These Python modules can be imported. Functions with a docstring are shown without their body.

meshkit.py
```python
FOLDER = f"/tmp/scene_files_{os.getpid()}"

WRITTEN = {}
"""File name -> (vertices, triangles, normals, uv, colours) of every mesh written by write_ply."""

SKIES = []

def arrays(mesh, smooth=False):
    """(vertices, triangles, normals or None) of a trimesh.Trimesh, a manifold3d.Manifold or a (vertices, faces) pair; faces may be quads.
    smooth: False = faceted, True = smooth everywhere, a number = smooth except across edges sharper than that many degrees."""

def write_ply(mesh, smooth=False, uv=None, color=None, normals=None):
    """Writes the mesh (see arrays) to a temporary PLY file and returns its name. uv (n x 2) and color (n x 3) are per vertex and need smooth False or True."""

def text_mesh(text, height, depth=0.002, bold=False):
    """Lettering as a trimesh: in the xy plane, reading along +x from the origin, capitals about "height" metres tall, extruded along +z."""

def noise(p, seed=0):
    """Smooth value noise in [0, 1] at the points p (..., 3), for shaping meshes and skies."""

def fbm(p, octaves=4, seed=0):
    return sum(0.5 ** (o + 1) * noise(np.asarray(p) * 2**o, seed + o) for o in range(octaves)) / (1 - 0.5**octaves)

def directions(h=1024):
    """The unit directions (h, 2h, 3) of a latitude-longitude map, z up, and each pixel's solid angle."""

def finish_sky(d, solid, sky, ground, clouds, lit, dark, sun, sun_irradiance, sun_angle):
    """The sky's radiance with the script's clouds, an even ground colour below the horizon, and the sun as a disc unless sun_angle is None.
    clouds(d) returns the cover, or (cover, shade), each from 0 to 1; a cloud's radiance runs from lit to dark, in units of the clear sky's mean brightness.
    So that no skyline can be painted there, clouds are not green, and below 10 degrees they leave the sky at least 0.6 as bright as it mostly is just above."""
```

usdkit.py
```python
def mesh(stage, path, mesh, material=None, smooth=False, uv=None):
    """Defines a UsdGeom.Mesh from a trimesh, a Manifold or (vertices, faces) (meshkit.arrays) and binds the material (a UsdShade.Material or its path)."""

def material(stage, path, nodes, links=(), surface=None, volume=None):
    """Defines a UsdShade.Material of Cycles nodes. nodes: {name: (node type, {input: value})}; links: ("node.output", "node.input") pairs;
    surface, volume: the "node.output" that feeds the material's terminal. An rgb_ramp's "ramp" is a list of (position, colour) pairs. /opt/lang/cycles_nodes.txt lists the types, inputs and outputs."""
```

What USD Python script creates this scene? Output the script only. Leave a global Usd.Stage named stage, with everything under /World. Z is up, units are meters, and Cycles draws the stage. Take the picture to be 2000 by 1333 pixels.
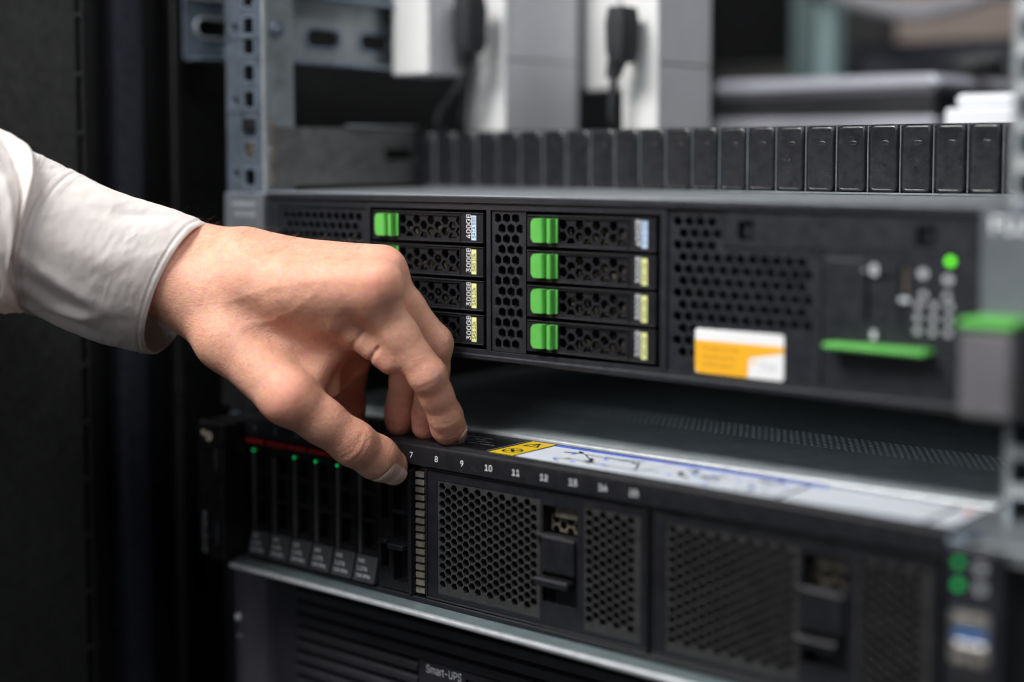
import math, random, numpy as np, trimesh, manifold3d as m3, usdkit, meshkit
from shapely.geometry import Polygon, box as sbox, Point, LineString
from shapely.ops import unary_union
from shapely import affinity
from pxr import Usd, UsdGeom, UsdLux, UsdShade, Gf, Sdf, Vt

random.seed(7)
RNG = np.random.default_rng(11)
PI = math.pi
stage = Usd.Stage.CreateInMemory()
UsdGeom.SetStageUpAxis(stage, 'Z'); UsdGeom.SetStageMetersPerUnit(stage, 1.0)
UsdGeom.Xform.Define(stage, '/World'); UsdGeom.Scope.Define(stage, '/World/Looks')

# ------------------------------------------------------------------ camera
# all shapes below are given in millimetres: x along the rack front, y into the rack, z up; origin = top front edge of the upper server
YAW, PITCH, ROLL = math.radians(39.637), math.radians(4.125), math.radians(-0.059)
CAM = np.array([463.08, -595.2, 18.27])
fwd = np.array([-math.sin(YAW)*math.cos(PITCH), math.cos(YAW)*math.cos(PITCH), -math.sin(PITCH)])
rgt = np.array([math.cos(YAW), math.sin(YAW), 0.0]); upv = np.cross(rgt, fwd)
rgt, upv = math.cos(ROLL)*rgt + math.sin(ROLL)*upv, -math.sin(ROLL)*rgt + math.cos(ROLL)*upv
cam = UsdGeom.Camera.Define(stage, '/World/camera')
M = np.eye(4); M[0, :3], M[1, :3], M[2, :3], M[3, :3] = rgt, upv, -fwd, CAM/1000
cam.AddTransformOp().Set(Gf.Matrix4d(*M.ravel().tolist()))
cam.CreateHorizontalApertureAttr(36.0); cam.CreateVerticalApertureAttr(24.0)
cam.CreateFocalLengthAttr(36.0*2915.2/2000)
cam.CreateVerticalApertureOffsetAttr(-(666.5-524.6)*36.0/2000)
cam.CreateFStopAttr(1.8); cam.CreateFocusDistanceAttr(0.785)
cam.CreateClippingRangeAttr((0.02, 100.0))
cam.CreateExposureAttr(0.0)

# ------------------------------------------------------------------ light: soft ceiling panels before the rack, plus added unseen fills front and rear
def rect_light(name, pos, target, w, h, inten, color):
    L = UsdLux.RectLight.Define(stage, '/World/' + name)
    p, t = np.array(pos)/1000, np.array(target)/1000
    z = (p-t)/np.linalg.norm(p-t); x = np.cross([0, 0, 1.0], z)
    x = x/np.linalg.norm(x) if np.linalg.norm(x) > 1e-6 else np.array([1.0, 0, 0]); y = np.cross(z, x)
    m = np.eye(4); m[0, :3], m[1, :3], m[2, :3], m[3, :3] = x, y, z, p
    L.AddTransformOp().Set(Gf.Matrix4d(*m.ravel().tolist()))
    L.CreateWidthAttr(w/1000); L.CreateHeightAttr(h/1000)
    L.CreateIntensityAttr(inten); L.CreateColorAttr(Gf.Vec3f(*color)); L.CreateNormalizeAttr(False)
    return L
rect_light('ceiling_lamp', (-230, -800, 900), (-40, -60, -60), 560, 420, 37.0, (1.0, 0.985, 0.965))
rect_light('second_ceiling_lamp', (620, -560, 900), (60, 0, -40), 420, 420, 8.0, (0.90, 0.95, 1.0))
rect_light('room_bounce_fill', (250, -1700, 420), (100, 0, -100), 800, 600, 2.8, (0.88, 0.94, 1.0))  # unseen frontal fill, stands in for light off the pale room walls
rect_light('added_rear_fill', (650, 560, 1250), (-100, 250, 80), 700, 700, 7.0, (0.93, 0.97, 1.0))  # unseen light added over the rear to brighten the modules and their sides
dome = UsdLux.DomeLight.Define(stage, '/World/room_ambience')
usdkit.material(stage, '/World/Looks/room_air', {"b": ("background_shader", {"color": (0.85, 0.92, 1.0), "strength": 0.008})}, surface="b.background")
UsdShade.MaterialBindingAPI.Apply(dome.GetPrim()).Bind(UsdShade.Material.Get(stage, '/World/Looks/room_air'))

# ------------------------------------------------------------------ helpers
used = {}
ORG = {}
def numbered(path):
    n = used.get(path, 0); used[path] = n+1
    return path if n == 0 else '%s_%03d' % (path, n)
def tag(p, label=None, cat=None, group=None, kind=None):
    for k, v in (('label', label), ('category', cat), ('group', group), ('kind', kind)):
        if v: p.SetCustomDataByKey(k, v)
    return p
def thing(name, label, cat, base=(0, 0, 0), group=None, kind=None):
    path = numbered('/World/' + name)
    x = UsdGeom.Xform.Define(stage, path); x.AddTranslateOp().Set(Gf.Vec3d(*[c/1000 for c in base]))
    ORG[path] = np.array(base, float)
    return tag(x.GetPrim(), label, cat, group, kind)
def part(parent, name, mesh, mat, smooth=30, label=None, data=None):
    pp = str(parent.GetPath()); path = numbered(pp + '/' + name)
    o = ORG[pp]; ORG[path] = o
    if isinstance(mesh, list):
        mesh = trimesh.util.concatenate([totri(q) for q in mesh])
    v, f, n = meshkit.arrays(mesh, smooth)
    v = (v - o)/1000
    m = UsdGeom.Mesh.Define(stage, path)
    m.CreatePointsAttr(Vt.Vec3fArray.FromNumpy(v.astype(np.float32)))
    m.CreateFaceVertexCountsAttr(Vt.IntArray.FromNumpy(np.full(len(f), 3, np.int32)))
    m.CreateFaceVertexIndicesAttr(Vt.IntArray.FromNumpy(f.astype(np.int32).ravel()))
    m.CreateSubdivisionSchemeAttr('none')
    if n is not None:
        m.CreateNormalsAttr(Vt.Vec3fArray.FromNumpy(n.astype(np.float32))); m.SetNormalsInterpolation('vertex')
    if data is not None:
        UsdGeom.PrimvarsAPI(m).CreatePrimvar('skin', Sdf.ValueTypeNames.Color3fArray, 'vertex').Set(Vt.Vec3fArray.FromNumpy(np.asarray(data, np.float32)))
    UsdShade.MaterialBindingAPI.Apply(m.GetPrim()).Bind(mat)
    if label: m.GetPrim().SetCustomDataByKey('label', label)
    return m.GetPrim()
def totri(q):
    if isinstance(q, m3.Manifold):
        mm = q.to_mesh(); return trimesh.Trimesh(mm.vert_properties[:, :3], mm.tri_verts, process=False)
    return q
def B(x0, x1, y0, y1, z0, z1, c=0.5):
    """box with chamfered edges"""
    lo, hi = np.minimum((x0, y0, z0), (x1, y1, z1)).astype(float), np.maximum((x0, y0, z0), (x1, y1, z1)).astype(float)
    c = min(c, 0.45*(hi-lo).min())
    if c <= 0:
        return trimesh.creation.box(bounds=[lo, hi])
    P = []
    for sx in (0, 1):
        for sy in (0, 1):
            for sz in (0, 1):
                p = np.where([sx, sy, sz], hi, lo); s = np.where([sx, sy, sz], -c, c)
                P += [p + s*np.array(k) for k in ((0, 1, 1), (1, 0, 1), (1, 1, 0))]
    return totri(m3.Manifold.hull_points(np.array(P)))
def plate(poly, y0, y1):
    """shapely polygon in (x, z), solid from y0 to y1"""
    out = []
    for g in getattr(poly, 'geoms', [poly]):
        if g.is_empty or g.geom_type != 'Polygon': continue
        t = trimesh.creation.extrude_polygon(g, abs(y1-y0), engine='earcut')
        v = np.array(t.vertices)[:, [0, 2, 1]]; v[:, 1] += min(y0, y1)
        out.append(trimesh.Trimesh(v, t.faces[:, ::-1], process=False))
    return trimesh.util.concatenate(out)
def prism_z(poly, z0, z1):
    """shapely polygon in (x, y), solid from z0 to z1"""
    out = []
    for g in getattr(poly, 'geoms', [poly]):
        if g.is_empty or g.geom_type != 'Polygon': continue
        t = trimesh.creation.extrude_polygon(g, z1-z0, engine='earcut'); t.apply_translation((0, 0, z0)); out.append(t)
    return trimesh.util.concatenate(out)
def prism_x(poly, x0, x1):
    """shapely polygon in (y, z), solid from x0 to x1"""
    out = []
    for g in getattr(poly, 'geoms', [poly]):
        t = trimesh.creation.extrude_polygon(g, x1-x0, engine='earcut')
        v = np.array(t.vertices)[:, [2, 0, 1]]; v[:, 0] += x0; out.append(trimesh.Trimesh(v, t.faces, process=False))
    return trimesh.util.concatenate(out)
def rrect(x0, x1, z0, z1, r=1.0, q=4):
    return sbox(min(x0, x1)+r, min(z0, z1)+r, max(x0, x1)-r, max(z0, z1)-r).buffer(r, quad_segs=q)
def hexes(x0, x1, z0, z1, pitch, r, flat=True, clip=None):
    """centres and outlines of a packed field of hexagons; flat: columns share a vertical side by side"""
    out = []
    if flat:
        dx, dz = pitch*0.866, pitch
        for i in range(int((x1-x0)/dx)+1):
            for j in range(int((z1-z0)/dz)+1):
                cx, cz = x0+i*dx, z1 - j*dz - (dz/2 if i % 2 else 0)
                if cz < z0-0.1: continue
                out.append(Polygon([(cx+r*math.cos(k*PI/3), cz+r*math.sin(k*PI/3)) for k in range(6)]))
    else:
        dx, dz = pitch, pitch*0.9
        for j in range(int((z1-z0)/dz)+1):
            for i in range(int((x1-x0)/dx)+1):
                cx, cz = x0+i*dx+(dx/2 if j % 2 else 0), z1-j*dz
                if cx > x1+0.1: continue
                out.append(Polygon([(cx+r*math.cos(k*PI/3+PI/6), cz+r*math.sin(k*PI/3+PI/6)) for k in range(6)]))
    if clip is not None:
        out = [h.intersection(clip) for h in out]
        out = [h for h in out if h.area > 0.6]
    return out
def cyl(c, axis, r, h, n=24, r2=None):
    """cylinder or cone from the centre c along axis x/y/z for the length h"""
    k = m3.Manifold.cylinder(h, r, r if r2 is None else r2, n)
    t = totri(k); v = np.array(t.vertices)
    perm = {'z': [0, 1, 2], 'x': [2, 0, 1], 'y': [1, 2, 0]}[axis]
    return trimesh.Trimesh(v[:, perm]+np.array(c, float), t.faces, process=False)
def text(s, x, y, z, h, bold=False, up=False, squash=1.0, depth=0.08, back=0.0, center=False):
    """flat lettering on a face that looks along -y; up: reads upwards"""
    t = meshkit.text_mesh(s, h, depth, bold); v = np.array(t.vertices); v[:, 0] *= squash
    if center: v[:, 0] -= (v[:, 0].max()+v[:, 0].min())/2
    u, w, d = v[:, 0], v[:, 1], v[:, 2]
    p = np.stack([x-w, y-d, z+u], 1) if up else np.stack([x+u, y-d, z+w], 1)
    return trimesh.Trimesh(p, t.faces, process=False)
def text_top(s, x, y, z, h, squash=1.0):
    t = meshkit.text_mesh(s, h, 0.04); v = np.array(t.vertices)
    return trimesh.Trimesh(np.stack([x+v[:, 0]*squash, y+v[:, 1], z+v[:, 2]], 1), t.faces, process=False)

# ------------------------------------------------------------------ materials
def MAT(name, col, rough=0.45, metal=0.0, var=0.15, rvar=0.12, bump=0.0, bscale=2500, bevel=0.0, vscale=60, dust=0.0, spec=0.5, emit=None, coat=0.0, aniso=None, dust_col=(0.35, 0.35, 0.34)):
    col = np.array(col, float)
    N = {"g": ("geometry", {}),
         "n": ("noise_texture", {"scale": vscale, "detail": 5.0, "roughness": 0.6}),
         "r": ("rgb_ramp", {"ramp": [(0.25, tuple(col*(1-var))), (0.75, tuple(np.minimum(col*(1+var), 1)))]}),
         "n2": ("noise_texture", {"scale": vscale*2.7, "detail": 6.0, "roughness": 0.65}),
         "m": ("map_range", {"from_min": 0.3, "from_max": 0.7, "to_min": max(rough-rvar, 0.03), "to_max": min(rough+rvar, 1.0), "clamp": True}),
         "p": ("principled_bsdf", {"metallic": metal, "specular_ior_level": spec, "coat_weight": coat, "coat_roughness": 0.12})}
    L = [("g.position", "n.vector"), ("g.position", "n2.vector"), ("n.fac", "r.fac"), ("n2.fac", "m.value"), ("m.result", "p.roughness")]
    out = "r.color"
    if dust > 0:
        N["v"] = ("voronoi_texture", {"scale": 900.0})
        N["vm"] = ("map_range", {"from_min": 0.0, "from_max": 0.22, "to_min": 1.0, "to_max": 0.0, "clamp": True})
        N["dn"] = ("noise_texture", {"scale": 140.0, "detail": 3.0})
        N["dm"] = ("map_range", {"from_min": 0.52, "from_max": 0.72, "to_min": 0.0, "to_max": dust, "clamp": True})
        N["mm"] = ("math", {"math_type": "multiply"})
        N["mx"] = ("mix", {"color2": dust_col})
        L += [("g.position", "v.vector"), ("g.position", "dn.vector"), ("v.distance", "vm.value"), ("dn.fac", "dm.value"), ("vm.result", "mm.value1"), ("dm.result", "mm.value2"),
              ("mm.value", "mx.fac"), (out, "mx.color1")]
        out = "mx.color"
    L.append((out, "p.base_color"))
    if bevel > 0:
        N["bv"] = ("bevel", {"radius": bevel/1000, "samples": 4})
        L.append(("bv.bevel", "b.normal" if bump > 0 else "p.normal"))
    if bump > 0:
        vec = "g.position"
        if aniso:
            N["mp"] = ("mapping", {"scale": aniso}); L.append(("g.position", "mp.vector")); vec = "mp.vector"
        N["bn"] = ("noise_texture", {"scale": float(bscale), "detail": 2.0})
        N["b"] = ("bump", {"strength": bump, "distance": 0.0002})
        L += [(vec, "bn.vector"), ("bn.fac", "b.height"), ("b.normal", "p.normal")]
    if emit:
        N["p"][1]["emission_color"] = emit[0]; N["p"][1]["emission_strength"] = emit[1]
    return usdkit.material(stage, '/World/Looks/' + name, N, L, surface="p.BSDF")
black_plastic = MAT('black_plastic', (0.0078, 0.0082, 0.0108), 0.47, spec=0.36, bump=0.25, bscale=3500, dust=0.35, bevel=0.35)
black_gloss = MAT('black_gloss', (0.007, 0.007, 0.008), 0.34, bump=0.06, bevel=0.3)
dark_plastic = MAT('dark_grey_plastic', (0.012, 0.0133, 0.0178), 0.45, bump=0.3, bscale=3500, dust=0.3, bevel=0.35)
ear_plastic = MAT('grey_ear_plastic', (0.11, 0.12, 0.135), 0.45, bump=0.2)
handle_grey = MAT('handle_grey_plastic', (0.12, 0.115, 0.125), 0.45, bump=0.2)
pure_black = MAT('deep_black', (0.006, 0.006, 0.007), 0.6)
chassis_metal = MAT('dark_sheet_metal', (0.34, 0.36, 0.385), 0.42, 0.6, bump=0.1, aniso=(1, 30, 30), bscale=120)
lid_metal = MAT('galvanised_lid', (0.66, 0.74, 0.76), 0.42, 0.3, bump=0.12, aniso=(1, 25, 25), bscale=160)
bright_metal = MAT('bright_steel', (0.44, 0.46, 0.48), 0.38, 0.5, bump=0.02, aniso=(1, 25, 25), bscale=160)
zinc = MAT('zinc_plated_steel', (0.20, 0.245, 0.305), 0.34, 0.7, var=0.3, bump=0.05, vscale=40, bevel=0.5)
zinc_dull = MAT('dull_zinc_steel', (0.26, 0.285, 0.30), 0.45, 0.7, var=0.2, vscale=40)
tan_metal = MAT('tarnished_steel', (0.27, 0.235, 0.20), 0.4, 0.9)
gold = MAT('spring_bronze', (0.50, 0.44, 0.37), 0.38, 0.9, bump=0.4, aniso=(1, 1, 12), bscale=500)
green = MAT('green_plastic', (0.105, 0.42, 0.075), 0.36, var=0.08, bump=0.08)
red_gloss = MAT('red_plastic', (0.20, 0.004, 0.007), 0.42)
white_ink = MAT('white_ink', (0.75, 0.76, 0.78), 0.5, var=0.03)
grey_ink = MAT('grey_ink', (0.42, 0.44, 0.47), 0.5, var=0.03)
dim_ink = MAT('dim_ink', (0.16, 0.165, 0.175), 0.5, var=0.03)
black_ink = MAT('black_ink', (0.012, 0.012, 0.014), 0.5)
blue_ink = MAT('blue_ink', (0.05, 0.13, 0.62), 0.45, var=0.05)
red_ink = MAT('red_ink', (0.65, 0.10, 0.08), 0.45, var=0.05)
paper_white = MAT('white_sticker_paper', (0.55, 0.58, 0.635), 0.42, var=0.02)
paper_blue = MAT('light_blue_sticker', (0.50, 0.66, 0.88), 0.42, var=0.02)
paper_yellow = MAT('pale_yellow_sticker', (0.70, 0.72, 0.30), 0.42, var=0.02)
warn_yellow = MAT('warning_yellow', (0.62, 0.42, 0.012), 0.42, var=0.03)
orange = MAT('orange_print', (0.85, 0.42, 0.02), 0.42, var=0.02)
tile_grey = MAT('drive_tag_plastic', (0.035, 0.036, 0.040), 0.4)
led_green = MAT('green_lamp', (0.02, 0.3, 0.03), 0.3, emit=((0.16, 1.0, 0.02), 2.2))
led_green2 = MAT('dim_green_lamp', (0.01, 0.2, 0.03), 0.3, emit=((0.0, 0.7, 0.16), 0.5))
led_dot = MAT('drive_lamp', (0.01, 0.2, 0.03), 0.3, emit=((0.0, 0.75, 0.16), 0.45))
cab_grey = MAT('cabinet_grey_paint', (0.019, 0.0188, 0.018), 0.5, bump=0.25, bscale=1500)
cab_black = MAT('cabinet_black_paint', (0.0035, 0.0035, 0.004), 0.55, bump=0.1, bscale=1500)
post_paint = MAT('post_blue_black_paint', (0.017, 0.018, 0.025), 0.36, bump=0.1)
white_case = MAT('white_case_paint', (0.62, 0.62, 0.61), 0.45, var=0.03)
grey_case = MAT('light_grey_case_paint', (0.50, 0.49, 0.51), 0.5, var=0.05)
cardboard = MAT('brown_cardboard', (0.19, 0.15, 0.13), 0.8, var=0.12)
ochre = MAT('ochre_paint', (0.13, 0.09, 0.03), 0.6)
teal_metal = MAT('teal_painted_steel', (0.07, 0.105, 0.105), 0.5, 0.3)
white_paper = MAT('white_paper_sheets', (0.78, 0.79, 0.83), 0.7, var=0.02)
usb_blue = MAT('usb_blue_plastic', (0.03, 0.13, 0.38), 0.4)
usb_shell = MAT('usb_steel', (0.75, 0.72, 0.68), 0.3, 0.9)
rubber = MAT('black_rubber', (0.012, 0.013, 0.016), 0.55)
circuit = MAT('circuit_board_brown', (0.14, 0.125, 0.095), 0.4, 0.3, var=0.5, vscale=300)

# ------------------------------------------------------------------ the rack cabinet
lit_zinc = MAT('lit_zinc_steel', (0.50, 0.51, 0.50), 0.4, 0.4, var=0.1)  # rail zinc in a lighter tone, light on the right rail painted in
lit_rim_zinc = MAT('lit_blue_zinc', (0.34, 0.43, 0.54), 0.35, 0.6)  # bright tone that paints the lit inner walls of the rail holes
rack = thing('server_rack', 'black server cabinet with zinc mounting rails and slotted side wall enclosing the servers', 'server rack', (0, 0, -420))
slots = [rrect(-77.5, -72.6, z, z+32.5, 1.2) for z in np.arange(-352+7.5, 200, 34.6)]
wall = sbox(-420, -420, -71.5, 420)
part(rack, 'side_panel', prism_x(wall.difference(unary_union(slots)), -304, -300), cab_grey)
part(rack, 'side_panel', B(-330, -316, -420, 820, -420, 420, 0), cab_black)
part(rack, 'corner_post', [prism_z(Polygon([(-316, -46), (-301, -46), (-300.2, -43), (-299.6, -36), (-299.3, -31), (-300.0, -29), (-301.6, -27.8), (-304, -27.4), (-316, -27.4)]), -420, 420)], post_paint, smooth=60)
part(rack, 'corner_post', [B(-312, -303, -4, 2, -420, 420, 1)], cab_black)
part(rack, 'back_panel', B(-330, 330, 820, 824, -420, 420, 0), pure_black)
part(rack, 'side_panel', B(316, 330, -60, 820, -420, 420, 0), cab_black)
part(rack, 'base_panel', B(-330, 330, -420, 820, -430, -420, 0), cab_black)
def rail(sx):
    e = 224.3 if sx < 0 else 232.0
    xs = sorted((sx*e, sx*(258.5 if sx < 0 else 263)))
    cx = sx*(237.3 if sx < 0 else 239.6)
    holes, k = [], 0
    zc = 2.8 + 0.0
    ztab = [115.9, 99.6, 87.4, 71.3, 55.4, 39.8, 25.2, 8.4]
    for b in ztab: holes.append(rrect(cx-4.9, cx+4.9, b-4.9, b+4.9, 1.0))
    z = 8.4-12.7
    steps = [15.9, 15.9, 12.7]
    while z > -400:
        holes.append(rrect(cx-4.9, cx+4.9, z-4.9, z+4.9, 1.0)); z -= steps[k % 3]; k += 1
    z, k = 115.9+15.9, 0
    while z < 400:
        holes.append(rrect(cx-4.9, cx+4.9, z-4.9, z+4.9, 1.0)); z += steps[k % 3]; k += 1
    holes += [Point(sx*250, zz).buffer(2.6, quad_segs=6) for zz in np.arange(-390, 400, 44.45)]
    r = part(rack, 'mounting_rail', [plate(sbox(xs[0], -410, xs[1], 410).difference(unary_union(holes)), 1.6, 4.0)], zinc if sx < 0 else lit_zinc)
    part(r, 'rail_flange', prism_x(sbox(3.9, -410, 26, 410), *sorted((sx*e, sx*(e+2.5)))), zinc_dull)
    part(r, 'rail_edge_highlight', B(sx*(e-0.25), sx*(e+0.9), 0.9, 4.2, -410, 410, 0.4), bright_metal)  # bright strip painting a highlight along the edge of the rail
    part(r, 'lit_hole_rim', [plate(h.buffer(0.6, quad_segs=2).difference(h.buffer(0.02)), 1.35, 1.6) for h in holes if -150 < h.centroid.y < 140 and h.area > 40], lit_rim_zinc)  # thin rings paint the light caught inside the square holes
    return r
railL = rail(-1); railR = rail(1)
# seams of the rail's stacked pieces and small fittings on the left rail
part(railL, 'cage_nut', [B(-242, -231.5, -0.6, 3, 35.2, 44.4, 0.8), cyl((-237, -1.2, 39.8), 'y', 3.6, 4)], black_plastic)
part(railL, 'cage_nut', [B(-240.5, -233.5, 0.8, 3, 20.5, 29.5, 0.6)], tan_metal)
part(railL, 'joint_strip', B(-258.3, -226, 0.9, 1.7, 91.6, 94.2, 0.3), zinc)
part(railL, 'joint_strip', B(-258.3, -226, 0.9, 1.7, 47.6, 49.2, 0.3), zinc)
# bracket between rail and wall, high on the left
sl = unary_union([rrect(12.5, 60, 97.5, 108.2, 5.2, 6)])
br = sbox(3, 83, 44, 125).difference(sl)
bk = part(rack, 'wall_bracket', [prism_x(br, -301.5, -299.5)], zinc)
rim = sl.buffer(1.6).difference(sl.buffer(0.2))
part(bk, 'slot_lip', [prism_x(rim.intersection(sbox(0, 80, 43, 130)), -299.6, -298.2)], bright_metal)
part(bk, 'bracket_lip', [prism_x(sbox(36, 82, 38.5, 96.6), -299.6, -297.4), prism_x(sbox(36, 109.4, 38.5, 123), -299.6, -297.4), prism_x(sbox(3, 120.5, 38, 123), -299.6, -297.4)], bright_metal)
part(bk, 'bracket_foot', [B(-300, -285, 3, 44, 81.2, 83, 0.3)], zinc)
# depth member behind the left rail with its slots
ob = unary_union([rrect(y-14, y+14, 89.5, 100.2, 5.2, 6) for y in (58, 104, 150, 196)])
mem = sbox(26, 78, 300, 136).difference(ob).difference(Point(17.5, 97).buffer(2.0))
dm = part(rack, 'depth_member', [prism_x(mem, -234.5, -232)], zinc_dull)
part(dm, 'folded_edge', [prism_x(sbox(26, 77.6, 300, 79.6), -232.2, -224)], zinc)
part(dm, 'folded_edge', [prism_x(sbox(26, 118, 300, 121), -232.2, -221)], zinc)
part(dm, 'slot_lip', [prism_x(unary_union([rrect(y-16, y+16, 87.5, 102.2, 6.2, 6) for y in (58, 104, 150, 196)]).difference(ob), -232.2, -231.2)], zinc)
part(rack, 'rail_screw', [cyl((-223.6, 12, 97.2), 'x', 4.2, 1.6), cyl((-222.0, 12, 97.2), 'x', 2.0, 1.0, 6)], zinc)
# ------------------------------------------------------------------ upper server
FU = thing('rack_server', 'upper dark grey server with eight green latched drives and orange and white sticker', 'server', (0, 0, -87))
part(FU, 'chassis', B(-217, 217, 16, 700, -86, -0.8, 0.6), chassis_metal)
part(FU, 'chassis_back_plate', B(-216, 216, 14.5, 16, -86, -1.5, 0), pure_black)
part(FU, 'top_cover', B(-219, 221, 0.6, 700, -1.0, 0.0, 0.3), chassis_metal)
opens = [sbox(-209.7, -79.8, -136.5, -8.2), sbox(-133.8, -81.6, -47.4, -7.6), sbox(-44.6, -82, -20.9, -7.6), sbox(-20.6, -81.8, 62.4, -7.6), sbox(66.2, -82.2, 218.0, -5.0)]
fb = sbox(-219, -87, 221.5, -1.1).difference(unary_union(opens))
part(FU, 'front_frame', [plate(fb, 0, 13)], dark_plastic)
part(FU, 'frame_lip', [B(-219, 221.5, -1.2, 0.2, -4.4, -0.6, 0.5), B(-219, 221.5, -1.6, 0.2, -87.2, -84.0, 0.7)], dark_plastic)
# left grille
def grille(parent, name, x0, x1, z0, z1, holes, y0, t, mat, cut=None):
    p = sbox(x0, z0, x1, z1)
    if cut is not None: p = p.difference(cut)
    h = unary_union(holes)
    return part(parent, name, [plate(p.difference(h), y0, y0+t)], mat)
grille(FU, 'grille_panel', -209.5, -136.7, -79.6, -8.4, hexes(-204.6, -142, -76, -13.6, 6.1, 2.75, False), 1.0, 3, dark_plastic)
grille(FU, 'grille_panel', -44.4, -21.1, -81.8, -7.8, hexes(-40.6, -25.2, -79, -11.6, 6.1, 2.75, False, sbox(-42.2, -80.5, -23.6, -9.4)), 1.0, 4, dark_plastic)
part(FU, 'grille_backing', B(-209, -137, 8, 9, -79, -9, 0), pure_black); part(FU, 'grille_backing', B(-44, -21.4, 10, 11, -81, -8, 0), pure_black)
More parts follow.
